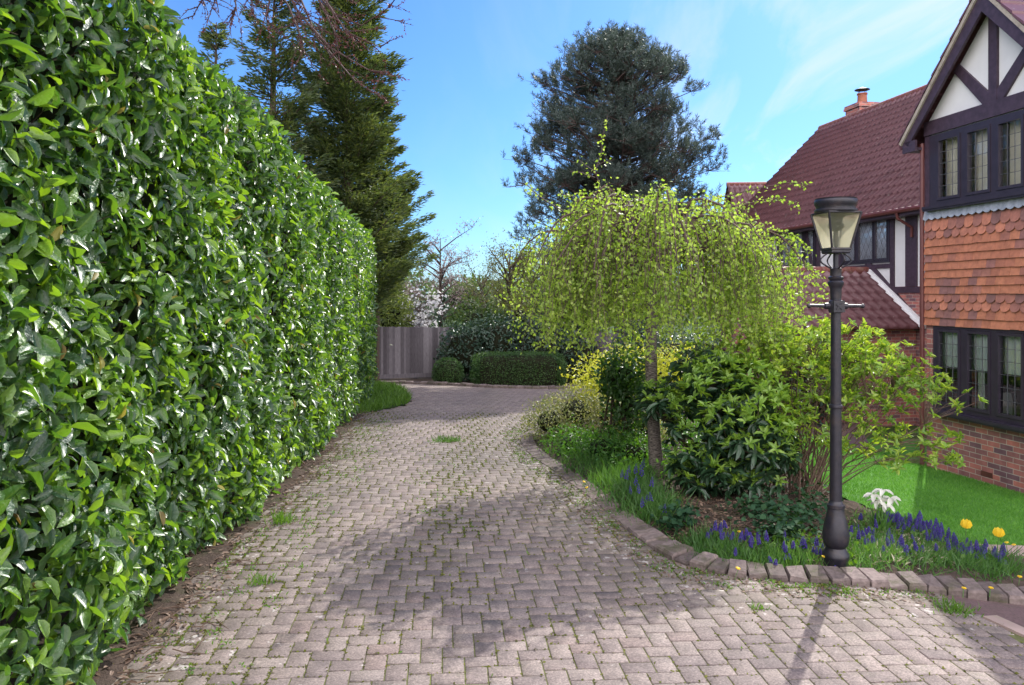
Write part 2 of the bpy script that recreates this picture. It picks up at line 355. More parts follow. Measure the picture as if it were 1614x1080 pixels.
def brick_mat():
    m, t, out = mat('red_brick')
    c = t.nodes.new("ShaderNodeTexCoord"); sp = t.nodes.new("ShaderNodeSeparateXYZ"); t.links.new(c.outputs['Object'], sp.inputs[0])
    g = t.nodes.new("ShaderNodeNewGeometry"); sn = t.nodes.new("ShaderNodeSeparateXYZ"); 
    tr = t.nodes.new("ShaderNodeVectorTransform"); tr.vector_type = 'NORMAL'; tr.convert_from = 'WORLD'; tr.convert_to = 'OBJECT'
    t.links.new(g.outputs['Normal'], tr.inputs[0]); t.links.new(tr.outputs[0], sn.inputs[0])
    side = math_(t, 'GREATER_THAN', math_(t, 'ABSOLUTE', sn.outputs[0]), .7)
    u = math_(t, 'ADD', math_(t, 'MULTIPLY', sp.outputs[0], math_(t, 'SUBTRACT', 1.0, side)), math_(t, 'MULTIPLY', sp.outputs[1], side))
    cb = t.nodes.new("ShaderNodeCombineXYZ"); t.links.new(u, cb.inputs[0]); t.links.new(sp.outputs[2], cb.inputs[1])
    b = t.nodes.new("ShaderNodeTexBrick"); t.links.new(cb.outputs[0], b.inputs['Vector'])
    b.inputs['Scale'].default_value = 1; b.inputs['Brick Width'].default_value = .225; b.inputs['Row Height'].default_value = .075
    b.inputs['Mortar Size'].default_value = .0055; b.inputs['Mortar Smooth'].default_value = .15; b.inputs['Bias'].default_value = -.1
    b.inputs['Color1'].default_value = (.40, .15, .125, 1); b.inputs['Color2'].default_value = (.16, .085, .10, 1); b.inputs['Mortar'].default_value = (.42, .36, .31, 1)
    b2 = t.nodes.new("ShaderNodeTexBrick"); t.links.new(cb.outputs[0], b2.inputs['Vector']); b2.offset = .5
    for k, v in (('Scale', 1), ('Brick Width', .225), ('Row Height', .075), ('Mortar Size', 0), ('Bias', 0)): b2.inputs[k].default_value = v
    b2.inputs['Color1'].default_value = (1.3, 1.1, 1.0, 1); b2.inputs['Color2'].default_value = (.75, .8, .9, 1)
    col = mixc_(t, .5, b.outputs[0], mixc_(t, 1.0, b.outputs[0], b2.outputs[0], 'MULTIPLY'))
    col = mixc_(t, 1.0, col, ramp(t, noise(t, 5, 6, .65), [(.3, (.75,)*3), (.7, (1.25,)*3)]), 'MULTIPLY')
    p = t.nodes.new("ShaderNodeBsdfPrincipled"); t.links.new(col, p.inputs['Base Color']); p.inputs['Roughness'].default_value = .85
    h = math_(t, 'ADD', math_(t, 'MULTIPLY', b.outputs['Fac'], -1.0), math_(t, 'MULTIPLY', noise(t, 60, 4), .4))
    t.links.new(bump(t, h, .6, .006), p.inputs['Normal']); t.links.new(p.outputs[0], out.inputs[0]); return m
M['brick'] = brick_mat()

def paver_mat():
    m, t, out = mat('concrete_block_paving')
    r = island(t)
    c = ramp(t, r, [(0, (.185, .152, .145)), (.3, (.225, .185, .172)), (.6, (.24, .20, .182)), (.85, (.265, .225, .205)), (1, (.225, .175, .16))])
    big = ramp(t, noise(t, .55, 3), [(.3, (.86, .86, .88)), (.7, (1.12, 1.1, 1.08))])
    c = mixc_(t, 1.0, c, big, 'MULTIPLY')
    fine = ramp(t, noise(t, 75, 4, .8), [(.3, (.5, .49, .48)), (.5, (1, 1, 1)), (.7, (1.75, 1.72, 1.7))])
    c = mixc_(t, 1.0, c, fine, 'MULTIPLY')
    stain = ramp(t, noise(t, 6, 5, .65), [(.38, (1.04, 1.03, 1.02)), (.72, (.66, .65, .66))])
    c = mixc_(t, 1.0, c, stain, 'MULTIPLY')
    da = t.nodes.new("ShaderNodeAttribute"); da.attribute_name = "mid"; dirt = da.outputs['Fac']      # worn, mossy bands: beside the kerb, the hedge and between the wheel tracks
    dm = math_(t, 'MULTIPLY', dirt, ramp(t, noise(t, 3.5, 5, .65), [(.32, (0,)*3), (.6, (1,)*3)]))
    c = mixc_(t, math_(t, 'MULTIPLY', dm, .62), c, mixc_(t, noise(t, 11, 4), (.085, .07, .05), (.13, .115, .075)))
    lich = math_(t, 'MULTIPLY', ramp(t, math_(t, 'ADD', noise(t, 13, 3, .6), math_(t, 'MULTIPLY', dirt, .11)), [(.70, (0,)*3), (.74, (1,)*3)]), .75)
    c = mixc_(t, lich, c, (.46, .43, .40))
    m1 = math_(t, 'MULTIPLY', ramp(t, noise(t, 1.1, 5, .6), [(.56, (0,)*3), (.7, (1,)*3)]), ramp(t, noise(t, 22, 4, .7), [(.5, (0,)*3), (.62, (1,)*3)]))
    c = mixc_(t, math_(t, 'MULTIPLY', m1, .55), c, (.09, .10, .03))
    p = t.nodes.new("ShaderNodeBsdfPrincipled"); t.links.new(c, p.inputs['Base Color']); p.inputs['Roughness'].default_value = .78
    p.inputs['Specular IOR Level'].default_value = .35
    t.links.new(bump(t, math_(t, 'ADD', noise(t, 130, 3, .7), math_(t, 'MULTIPLY', noise(t, 9, 4), .5)), .5, .004), p.inputs['Normal'])
    t.links.new(p.outputs[0], out.inputs[0]); return m
M['paver'] = paver_mat()
def joint_mat():
    m, t, out = mat('mossy_joint_sand')
    n = noise(t, 1.6, 5, .6); f = noise(t, 30, 4, .6)
    c = ramp(t, math_(t, 'ADD', math_(t, 'MULTIPLY', n, .7), math_(t, 'MULTIPLY', f, .3)), [(.34, (.10, .082, .06)), (.46, (.095, .10, .032)), (.62, (.15, .17, .045))])
    p = t.nodes.new("ShaderNodeBsdfPrincipled"); t.links.new(c, p.inputs['Base Color']); p.inputs['Roughness'].default_value = .95
    t.links.new(bump(t, f, .8, .01), p.inputs['Normal']); t.links.new(p.outputs[0], out.inputs[0]); return m
M['joint'] = joint_mat()
M['tarmac'] = plain('red_brown_tarmac', (.13, .085, .085), .9, .25, .2, 60, (160, .6, .006), dirt=((.05, .06, .03), 3, .4))
M['stone'] = plain('pale_stone', (.36, .27, .24), .85, .25, .18, 10, (60, .5, .005), dirt=((.12, .12, .07), 5, .5))
M['kerb'] = plain('kerb_block', (.155, .122, .113), .85, .3, .3, 25, (60, .9, .01), isl=.3, dirt=((.06, .065, .022), 5, .75))
M['turf_base'] = plain('turf_backing', (.075, .21, .03), .9, .2, .2, 30, (90, .6, .01))
M['grassland'] = plain('rough_grass_ground', (.05, .085, .025), .95, .1, .35, .8, (6, .6, .05))
M['tile'] = None
def tile_mat(name, stops, rough=.75):
    m, t, out = mat(name)
    c = ramp(t, island(t), stops)
    c = mixc_(t, 1.0, c, ramp(t, noise(t, 14, 5, .6), [(.3, (.78,)*3), (.7, (1.22,)*3)]), 'MULTIPLY')
    p = t.nodes.new("ShaderNodeBsdfPrincipled"); t.links.new(c, p.inputs['Base Color']); p.inputs['Roughness'].default_value = rough
    t.links.new(bump(t, noise(t, 70, 4), .3, .003), p.inputs['Normal']); t.links.new(p.outputs[0], out.inputs[0]); return m
M['tile'] = tile_mat('clay_hanging_tile', [(0, (.48, .185, .10)), (.6, (.43, .16, .09)), (.8, (.37, .14, .085)), (.88, (.30, .13, .105)), (.94, (.22, .11, .10)), (1, (.52, .2, .12))])
M['club'] = tile_mat('clay_scallop_tile', [(0, (.52, .2, .12)), (.35, (.42, .165, .11)), (.6, (.27, .12, .10)), (.85, (.19, .10, .09)), (1, (.48, .18, .11))])
def roof_mat():
    m, t, out = mat('red_brown_roof_tile')
    c = ramp(t, noise(t, 2.3, 6, .65), [(.3, (.10, .045, .052)), (.55, (.145, .064, .072)), (.75, (.13, .064, .074))])
    c = mixc_(t, math_(t, 'MULTIPLY', ramp(t, noise(t, 16, 4, .6), [(.62, (0,)*3), (.72, (1,)*3)]), .5), c, (.34, .30, .28))
    p = t.nodes.new("ShaderNodeBsdfPrincipled"); t.links.new(c, p.inputs['Base Color']); p.inputs['Roughness'].default_value = .38
    t.links.new(bump(t, noise(t, 80, 4), .3, .003), p.inputs['Normal']); t.links.new(p.outputs[0], out.inputs[0]); return m
M['roof'] = roof_mat()
M['ridge'] = plain('ridge_tile', (.17, .06, .05), .7, .3, .2, 8, dirt=((.30, .25, .2), 6, .5))
def glass_mat(name, tint, refl=.0):
    m, t, out = mat(name)
    tr = t.nodes.new("ShaderNodeBsdfTransparent"); tr.inputs[0].default_value = (*tint, 1)
    gl = t.nodes.new("ShaderNodeBsdfGlossy"); gl.inputs['Roughness'].default_value = .03; gl.inputs[0].default_value = (.95, .97, 1, 1)
    fr = t.nodes.new("ShaderNodeFresnel"); fr.inputs[0].default_value = 1.5
    t.links.new(bump(t, noise(t, 1.6, 2), .12, .05), gl.inputs['Normal'])
    mx = t.nodes.new("ShaderNodeMixShader"); t.links.new(math_(t, 'ADD', math_(t, 'MULTIPLY', fr.outputs[0], 1.6), refl, True), mx.inputs[0])
    t.links.new(tr.outputs[0], mx.inputs[1]); t.links.new(gl.outputs[0], mx.inputs[2]); t.links.new(mx.outputs[0], out.inputs[0]); return m
M['glass'] = glass_mat('window_glass', (.98, 1, 1), .04)
M['glass_dark'] = glass_mat('reflective_window_glass', (1, 1, 1), .3)
def lantern_mat():
    m, t, out = mat('frosted_lantern_glass')
    tr = t.nodes.new("ShaderNodeBsdfTransparent"); tr.inputs[0].default_value = (.97, .95, .84, 1)
    d = t.nodes.new("ShaderNodeBsdfTranslucent"); d.inputs[0].default_value = (.98, .93, .72, 1)
    df = t.nodes.new("ShaderNodeBsdfDiffuse"); df.inputs[0].default_value = (.45, .43, .33, 1)
    gl = t.nodes.new("ShaderNodeBsdfGlossy"); gl.inputs['Roughness'].default_value = .15
    a = t.nodes.new("ShaderNodeMixShader"); a.inputs[0].default_value = .30; t.links.new(tr.outputs[0], a.inputs[1]); t.links.new(d.outputs[0], a.inputs[2])
    a2 = t.nodes.new("ShaderNodeMixShader"); a2.inputs[0].default_value = .04; t.links.new(a.outputs[0], a2.inputs[1]); t.links.new(df.outputs[0], a2.inputs[2])
    b = t.nodes.new("ShaderNodeMixShader"); b.inputs[0].default_value = .08; t.links.new(a2.outputs[0], b.inputs[1]); t.links.new(gl.outputs[0], b.inputs[2])
    t.links.new(b.outputs[0], out.inputs[0]); return m
M['lantern'] = lantern_mat()
def fence_mat():
    m, t, out = mat('weathered_fence_board')
    c = ramp(t, island(t), [(0, (.085, .075, .085)), (.5, (.14, .125, .14)), (1, (.25, .23, .25))])
    cc = t.nodes.new("ShaderNodeTexCoord"); mp = t.nodes.new("ShaderNodeMapping"); mp.inputs['Scale'].default_value = (18, 18, 1.2)
    n = t.nodes.new("ShaderNodeTexNoise"); n.inputs['Detail'].default_value = 5; t.links.new(cc.outputs['Object'], mp.inputs[0]); t.links.new(mp.outputs[0], n.inputs['Vector'])
    c = mixc_(t, 1.0, c, ramp(t, n.outputs[0], [(.3, (.65,)*3), (.7, (1.3,)*3)]), 'MULTIPLY')
    p = t.nodes.new("ShaderNodeBsdfPrincipled"); t.links.new(c, p.inputs['Base Color']); p.inputs['Roughness'].default_value = .85
    t.links.new(bump(t, n.outputs[0], .4, .004), p.inputs['Normal']); t.links.new(p.outputs[0], out.inputs[0]); return m
M['fence'] = fence_mat()
def birchbark_mat():
    m, t, out = mat('birch_bark')
    cc = t.nodes.new("ShaderNodeTexCoord"); mp = t.nodes.new("ShaderNodeMapping"); mp.inputs['Scale'].default_value = (6, 6, 26)
    n = t.nodes.new("ShaderNodeTexNoise"); n.inputs['Detail'].default_value = 5; t.links.new(cc.outputs['Object'], mp.inputs[0]); t.links.new(mp.outputs[0], n.inputs['Vector'])
    c = ramp(t, n.outputs[0], [(.38, (.05, .04, .037)), (.52, (.17, .14, .125)), (.72, (.34, .30, .26))])
    p = t.nodes.new("ShaderNodeBsdfPrincipled"); t.links.new(c, p.inputs['Base Color']); p.inputs['Roughness'].default_value = .8
    t.links.new(bump(t, n.outputs[0], .6, .008), p.inputs['Normal']); t.links.new(p.outputs[0], out.inputs[0]); return m
M['birchbark'] = birchbark_mat()

# ------------------------------------------------------------------ ground, drive, bed, lawn
def grid_sheet(name, xs, ys, zf, m, keep=None, kind='structure', smooth=True):
    X, Y = np.meshgrid(xs, ys); nx, ny = len(xs), len(ys)
    Z = zf(X, Y); v = np.stack([X, Y, Z], -1).reshape(-1, 3)
    i = np.arange(nx*ny).reshape(ny, nx)
    q = np.stack([i[:-1, :-1], i[:-1, 1:], i[1:, 1:], i[1:, :-1]], -1).reshape(-1, 4)
    if keep is not None:
        c = v[q].mean(1); q = q[keep(c[:, 0], c[:, 1])]
        u, inv = np.unique(q.ravel(), return_inverse=True); v = v[u]; q = inv.reshape(-1, 4)
    o = np_mesh(name, v, [q], m, smooth=smooth); tag(o, kind=kind); return o

xs = np.concatenate([[-1500, -500, -150, -60, -30], np.arange(-16, 22.1, .5), [30, 60, 150, 500, 1500]])
ys = np.concatenate([[-400, -100, -30, -10], np.arange(-4, 46.1, .5), [60, 100, 200, 500, 1500, 2500]])
grid_sheet('ground', xs, ys, lambda x, y: gz(x, y) - .03, M['grassland'])

# the hedge face, X as a function of Y
_HY = [-3, 2, 4.2, 6.3, 9.4, 13, 15.6, 18, 21.5]; _HX = [-2.15, -2.15, -2.2, -2.36, -2.5, -2.82, -3.05, -3.3, -3.85]
def hedge_x(y): return np.interp(y, _HY, _HX)
def hedge_top(y): return np.interp(y, [-3, 2, 5.5, 8, 10.2, 17, 21.5], [4.15, 4.2, 4.16, 4.02, 3.8, 3.62, 3.85])

KERB_PX = [(905, 626), (880, 641), (845, 668), (826, 690), (838, 715), (880, 745), (935, 785), (985, 828), (1060, 880), (1140, 906),
           (1220, 914), (1300, 920), (1400, 927), (1500, 937), (1614, 952)]
KERB = [gp(*p) for p in KERB_PX]
KERB.append((KERB[-1][0] + 3.0, KERB[-1][1] - .35))
KERB.insert(0, (KERB[0][0] + 2.0, KERB[0][1] + 1.2)); KERB.insert(0, (KERB[0][0] + 6.0, KERB[0][1] + .6))
def smooth_path(p, n=12):
    p = [p[0]] + list(p) + [p[-1]]; r = []
    for i in range(1, len(p)-2):
        a, b, c, d = (np.array(p[j]) for j in (i-1, i, i+1, i+2))
        for k in range(n):
            t = k/n; r.append(.5*((2*b)+(-a+c)*t+(2*a-5*b+4*c-d)*t*t+(-a+3*b-3*c+d)*t**3))
    r.append(np.array(p[-2])); return np.array(r)
KP = smooth_path(KERB)
FAR_PX = [(560, 604), (592, 605), (650, 606), (720, 609), (800, 613), (900, 613), (1000, 612)]
FAR = [gp(*p) for p in FAR_PX]; FAR.append((FAR[-1][0] + 6, FAR[-1][1] - .5))
MOUND_PX = [(556, 656), (600, 648), (640, 640), (650, 632), (632, 620), (600, 610), (575, 606)]
MOUND = [gp(*p) for p in MOUND_PX]
TE = [gp(1500, 957), gp(1614, 1010)]; TE.append((TE[1][0] + (TE[1][0]-TE[0][0])*4, TE[1][1] + (TE[1][1]-TE[0][1])*4))
left_edge = [(hedge_x(y) + .06, y) for y in (-2.5, 2, 4.2, 6.3, 9.4, 13, 15.2)]
DRIVE = left_edge + MOUND + FAR[1:] + [tuple(k) for k in KP if k[0] < TE[0][0]+.02] + TE + [(TE[2][0], -2.5)]
BED = [tuple(k) for k in KP] + [(KP[-1][0], 6.9), gp(1614, 888), gp(1530, 884), gp(1470, 850), gp(1390, 818), gp(1320, 792), (3.6, 10.5), (4.4, 13), (6, 16.5), (8.5, 18.5)]
LAWN = [gp(1760, 868), gp(1614, 866), gp(1530, 868), gp(1475, 846), gp(1400, 815), gp(1330, 790), (3.45, 10.3), (3.5, 13), (5.2, 15.5), (9.5, 15.5), (9.5, 5.5)]

dbb = (-5, 9, -2.5, 27)
grid_sheet('driveway_bedding', np.arange(dbb[0], dbb[1]+.01, .12), np.arange(dbb[2], dbb[3]+.01, .12), lambda x, y: gz(x, y) + .0105, M['joint'],
           keep=lambda x, y: inpoly(DRIVE, x, y))

def pavers():
    L, Wd = .186, .124; g = .007
    ang = math.radians(5.0); ca, sa = math.cos(ang), math.sin(ang)
    R = 40; I, J = np.meshgrid(np.arange(-280, 281), np.arange(-120, 121)); I, J = I.ravel(), J.ravel()
    bx = I*Wd + J*(L+Wd); by = -I*Wd + J*(L-Wd)       # mirrored herringbone lattice
    # horizontal block then the vertical block right of it
    cxs = np.concatenate([bx + L/2, bx + L + Wd/2]); cys = np.concatenate([by + Wd/2, by + L/2])
    hx = np.concatenate([np.full(len(bx), L/2), np.full(len(bx), Wd/2)]) - g/2
    hy = np.concatenate([np.full(len(bx), Wd/2), np.full(len(bx), L/2)]) - g/2
    X = ca*cxs - sa*cys; Y = sa*cxs + ca*cys + 12
    k = (X > -5) & (X < 9) & (Y > -2.4) & (Y < 27); X, Y, hx, hy = X[k], Y[k], hx[k], hy[k]
    k = inpoly(DRIVE, X, Y) & ((Y > 2.2) | (np.abs(X) < 3)); X, Y, hx, hy = X[k], Y[k], hx[k], hy[k]
    n = len(X); b = .0035
    jit = rng.normal(size=(n,)) * .0010; tx = rng.normal(size=n)*.0045; ty = rng.normal(size=n)*.0045; rot = rng.normal(size=n)*.012 + ang
    sx = np.array([-1, 1, 1, -1]); sy = np.array([-1, -1, 1, 1]); V_ = []
    for lvl in range(3):
        ins = (0, 0, b)[lvl]; zl = (-.012, .0135, .016)[lvl]
        lx = sx[None]*(hx[:, None]-ins) ; ly = sy[None]*(hy[:, None]-ins)
        if lvl == 2:
            lx = lx + rng.normal(size=lx.shape)*.0015; ly = ly + rng.normal(size=ly.shape)*.0015
        wx = X[:, None] + lx*np.cos(rot)[:, None] - ly*np.sin(rot)[:, None]
        wy = Y[:, None] + lx*np.sin(rot)[:, None] + ly*np.cos(rot)[:, None]
        wz = gz(wx, wy) + zl + jit[:, None] + (tx[:, None]*lx + ty[:, None]*ly)
        V_.append(np.stack([wx, wy, wz], -1))
    v = np.concatenate(V_, 1).reshape(-1, 3); off = (np.arange(n)*12)[:, None, None]
    q = [[8, 9, 10, 11]] + [[4+i, 4+(i+1) % 4, 8+(i+1) % 4, 8+i] for i in range(4)] + [[i, (i+1) % 4, 4+(i+1) % 4, 4+i] for i in range(4)]
    f = (np.array(q)[None] + off).reshape(-1, 4)
    dk = np.min(np.hypot(v[:, 0, None]-KP[8::3, 0], v[:, 1, None]-KP[8::3, 1]), 1); dh = np.clip(v[:, 0]-hedge_x(v[:, 1]), 0, 9)
    dirt = np.clip(1.1*np.exp(-(dk/.75)**2) + .9*np.exp(-(dh/.7)**2) + .55*np.exp(-((v[:, 0]+.62)/.33)**2)*np.clip((v[:, 1]-5)/2, 0, 1), 0, 1)
    tag(np_mesh('driveway', v, [f], M['paver'], attr=dirt), kind='structure')
    return X, Y, hx + g/2, hy + g/2, rot
PAV = pavers()
def joint_pts(n, w):
    """points in the joints; w(x, y) weights each block"""
    X, Y, hx, hy, rot = PAV; p = w(X, Y); i = rng.choice(len(X), n, p=p/p.sum()); e = rng.integers(0, 2, n); u = rng.uniform(-1, 1, n); sg = rng.choice([-1, 1], n)
    lx = np.where(e == 0, u*hx[i], sg*hx[i]); ly = np.where(e == 0, sg*hy[i], u*hy[i]); c, s_ = np.cos(rot[i]), np.sin(rot[i])
    x = X[i] + c*lx - s_*ly; y = Y[i] + s_*lx + c*ly; return np.stack([x, y, gz(x, y) + .0165], 1)

def bed_z(x, y): 
    k = KP[4::2]; dk = np.min(np.hypot(np.asarray(x, float)[..., None]-k[:, 0], np.asarray(y, float)[..., None]-k[:, 1]), -1)
    return gz(x, y) - .02 + .085*np.clip((dk-.05)/.4, 0, 1) + .02*np.sin(np.asarray(x)*3.1+1)*np.cos(np.asarray(y)*2.7) + .012*np.sin(np.asarray(x)*17)*np.sin(np.asarray(y)*15)
grid_sheet('flower_bed_soil', np.arange(.0, 13, .08), np.arange(4.5, 21, .08), bed_z, M['soil'], keep=lambda x, y: inpoly(BED, x, y))
grid_sheet('soil_strip', np.arange(-6, -1.2, .07), np.arange(-2.4, 22, .07), lambda x, y: gz(x, y) + .026 + .012*np.sin(x*9)*np.sin(y*7) - .05*np.clip((x-hedge_x(y)-.05)*5, 0, 1),
           M['soil'], keep=lambda x, y: (x < hedge_x(y) + .26 + .07*np.sin(y*5.3) + .05*np.sin(y*13.1)) & (x > hedge_x(y) - 2.2))
FARBED = FAR + [(9, 26.5), (9, 31), (-8, 31), (-8, FAR[0][1])]
grid_sheet('border_soil', np.arange(-8, 9, .15), np.arange(22, 31, .15), lambda x, y: gz(x, y) + .02, M['soil'], keep=lambda x, y: inpoly(FARBED, x, y))
def lawn_z(x, y): return gz(x, y) + .03
grid_sheet('lawn', np.arange(2.6, 9.6, .08), np.arange(5, 16, .08), lawn_z, M['turf_base'], keep=lambda x, y: inpoly(LAWN, x, y))

def blades(name, pts, L, Wd, m, lean=.5, jit=.4, kind='stuff', parent=None, T=TL_BLADE):
    n = len(pts); A = np.zeros((n, 3)); A[:, 2] = 1; A[:, :2] = rng.normal(size=(n, 2))*lean
    o = leaf_mesh(name, pts, A, rdir(n)*[1, 1, .15], L*(1+rng.uniform(-jit, jit, n)), Wd, T, m, parent)
    if parent is None: tag(o, kind=kind)
    return o
def scatter(poly, n, zf, dens=None):
    p = np.array(poly); x0, y0 = p.min(0); x1, y1 = p.max(0)
    x = rng.uniform(x0, x1, n*3); y = rng.uniform(y0, y1, n*3); k = inpoly(poly, x, y)
    if dens is not None: k &= rng.uniform(size=len(x)) < dens(x, y)
    x, y = x[k][:n], y[k][:n]; return np.stack([x, y, zf(x, y)], 1)
LV = [p for p in LAWN]
pts = scatter([gp(1640, 868), gp(1530, 868), gp(1475, 846), gp(1400, 815), gp(1330, 790), (3.45, 10.3), (3.5, 13), (5.2, 15), (6.6, 13.4), (6.6, 11.5), (7.1, 7)], 60000, lawn_z)
tag(blades('turf', pts, .034, .006, M['turf'], .6), 'bright green short lawn grass in front of the brick bay', 'grass')

# kerb of blocks on edge along the bed, thin kerb along the far side
def kerb_blocks(name, path, step, depth, h, m, y0=None):
    d = np.concatenate([[0], np.cumsum(np.linalg.norm(np.diff(path, axis=0), axis=1))]); mb = MB(); s = 0
    while s < d[-1] - step:
        a = np.array([np.interp(s+.006, d, path[:, 0]), np.interp(s+.006, d, path[:, 1])]); b = np.array([np.interp(s+step-.006, d, path[:, 0]), np.interp(s+step-.006, d, path[:, 1])])
        s += step
        t = (b-a)/np.linalg.norm(b-a); nrm = np.array([t[1], -t[0]])   # towards the drive side is -nrm after flip
        yaw = rnd.gauss(0, .045); nrm = nrm + t*yaw; t = t - nrm*yaw
        j = rnd.gauss(0, .006) - (.036*min(max((a[1]-6.3)/1.2, 0), 1) if name == 'kerb' and depth > .2 else 0); o1, o2 = -depth*.7, depth*.3 + rnd.uniform(-.008, .008)
        c = [a+nrm*o1, b+nrm*o1, b+nrm*o2, a+nrm*o2]; mid = sum(c)/4; z = G(*mid)
        sk = rnd.gauss(0, .007)
        bot = [(p[0], p[1], z-.06) for p in c]; lo = [(p[0], p[1], z+h-.014+j+(.012 if k < 2 else -.01)) for k, p in enumerate(c)]
        top = [(mid[0]+(p[0]-mid[0])*.88, mid[1]+(p[1]-mid[1])*.9, z+h+j+(.012 if k < 2 else -.008)+sk*(k % 2)) for k, p in enumerate(c)]
        fs = [(8, 9, 10, 11)] + [(4+i, 4+(i+1) % 4, 8+(i+1) % 4, 8+i) for i in range(4)] + [(i, (i+1) % 4, 4+(i+1) % 4, 4+i) for i in range(4)]
        vs = bot+lo+top
        ar = sum(vs[i][0]*vs[(i+1) % 4][1]-vs[(i+1) % 4][0]*vs[i][1] for i in range(4))
        if ar < 0: fs = [tuple(reversed(f)) for f in fs]
        mb.add(vs, fs)
    return tag(mb.build(name, m), kind='structure')
kerb_blocks('kerb', KP[8:], .142, .21, .07, M['kerb'])
KL = near_kerb(1500, -.05, .34) if False else None
kerb_blocks('kerb', smooth_path(FAR), .24, .12, .09, M['kerb'])
# tarmac path and pale edging at the right, stone slab by the lawn
def flat_poly(name, poly, z, h, m):
    mb = MB(); n = len(poly)
    ar = sum(poly[i][0]*poly[(i+1) % n][1]-poly[(i+1) % n][0]*poly[i][1] for i in range(n))
    if ar < 0: poly = poly[::-1]
    mb.add([(x, y, G(x, y)+z) for x, y in poly] + [(x, y, G(x, y)+z-h) for x, y in poly],
           [tuple(range(n))] + [(i+n, (i+1) % n + n, (i+1) % n, i) for i in range(n)])
    return tag(mb.build(name, m), kind='structure')
kn = [k for k in KP if k[0] >= TE[0][0]-.05]
flat_poly('path', TE + [(KP[-1][0]+1.5, -2)] + [(k[0]-.02, k[1]-.06) for k in kn[::-1]], .006, .05, M['tarmac'])
mb = MB(); a, b = V((*TE[0], 0)), V((*TE[2], 0)); L_ = (b-a).length; t = (b-a)/L_; nn = V((-t.y, t.x, 0)); s = .22
while s < L_:
    e = min(s+.42, L_); p = [a+t*s+nn*.02, a+t*(e-.01)+nn*.02, a+t*(e-.01)+nn*.15, a+t*s+nn*.15]; j = rnd.uniform(0, .004)
    vs = [(q.x, q.y, G(q.x, q.y)+.026+j) for q in p] + [(q.x, q.y, G(q.x, q.y)-.04) for q in p]
    mb.add(vs, [(0, 1, 2, 3)] + [(i+4, (i+1) % 4+4, (i+1) % 4, i) for i in range(4)]); s = e
tag(mb.build('path_edging', M['stone']), kind='structure')
sl = [gp(1522, 872), gp(1650, 876), gp(1660, 893), gp(1545, 890)]
flat_poly('stepping_stone', sl, .085, .10, M['stone'])

# ------------------------------------------------------------------ the house (local x along the facade towards the viewer, y into the house)
HC = (6.43, 12.1); HZ = -.62
house = empty('detached_house', (HC[0], HC[1], HZ), math.atan2(-.987, .16),
              label='brick house with half timbered gable, hanging tiles, leaded windows and red brown tiled roof', cat='house')
FW = 2.72; AP = FW/2
def part(mb, name, m, parent=None, smooth=False): return mb.build(name, m, parent or house, smooth)
# bay wing: brick below, behind tiles, rendered gable
w = MB()
w.box((0, 0, -.35), (FW, .10, .90)); w.box((0, 0, .90), (.17, .10, 2.27)); w.box((FW-.17, 0, .90), (FW, .10, 2.27))
w.box((0, .015, 2.262), (FW, .11, 4.04))
w.box((0, .11, -.35), (.10, 3.9, 5.0)); w.box((FW-.10, .11, -.35), (FW, 3.9, 5.0))
part(w, 'brick_wall', M['brick'])
w = MB(); w.box((1.12, -.006, .16), (1.335, .02, .232)); 
ab = part(w, 'air_brick', M['gutter'])
# hanging tiles
def tile_course(mb, z, club, k):
    h = .185; tw = .168; x = -.012 - (tw/2 if k % 2 else 0)
    while x < FW + .02:
        a, b = max(x, -.015), min(x+tw-.004, FW+.015); x += tw
        if b - a < .03: continue
        yb, yt, th = -.040 - rnd.uniform(0, .004), -.006, .012; dz = rnd.uniform(-.004, .004)
        if club:
            n = 8; m_ = (a+b)/2; r = (b-a)/2
            out = [(a, z+h), (a, z+.055)] + [(m_ - r*math.cos(math.pi*i/n), z+.055 - .062*math.sin(math.pi*i/n)) for i in range(1, n)] + [(b, z+.055), (b, z+h)]
        else: out = [(a, z+h), (a, z+dz), (b, z+dz), (b, z+h)]
        ln = len(out)
        fr = [(px, yb + (yt-yb)*(pz-z)/h, pz) for px, pz in out]; bk = [(px, py+th, pz) for px, py, pz in fr]
        mb.add(fr+bk, [tuple(range(ln))] + [(i, (i+1) % ln, (i+1) % ln+ln, i+ln) for i in range(ln)])
bands = [MB() for _ in range(5)]
zc = 3.85 - .06; k = 0; z0 = 2.235; rows = 13; st = (3.80 - z0)/rows
for r in range(rows):
    club = r in (2, 3, 11, 12)
    tile_course(bands[0 if r < 2 else 1 if r < 4 else 2 if r < 11 else 3], z0 + st*r, club, r)
for i, b_ in enumerate(bands[:4]): part(b_, 'scalloped_tile_band' if i % 2 else 'tile_hanging', M['club' if i % 2 else 'tile'])
# scalloped lead flashing under the upper window
out = []; n = 20
lo = []
for i in range(n):
    a = i*(FW+.04)/n - .02; wd = (FW+.04)/n
    for q in range(6): lo.append((a + wd*q/5, 3.875 - .03*math.sin(math.pi*q/5)))
w = MB(); ln = len(lo)
fr = [(x, -.058, z) for x, z in lo] + [(x, -.020, 4.02) for x, z in lo]
w.add(fr, [(i, i+1, ln+i+1, ln+i) for i in range(ln-1)]); w.add([(x, -.052, z) for x, z in lo] + [(x, -.014, 4.02) for x, z in lo], [(i+1, i, ln+i, ln+i+1) for i in range(ln-1)])
part(w, 'lead_flashing', M['lead'])

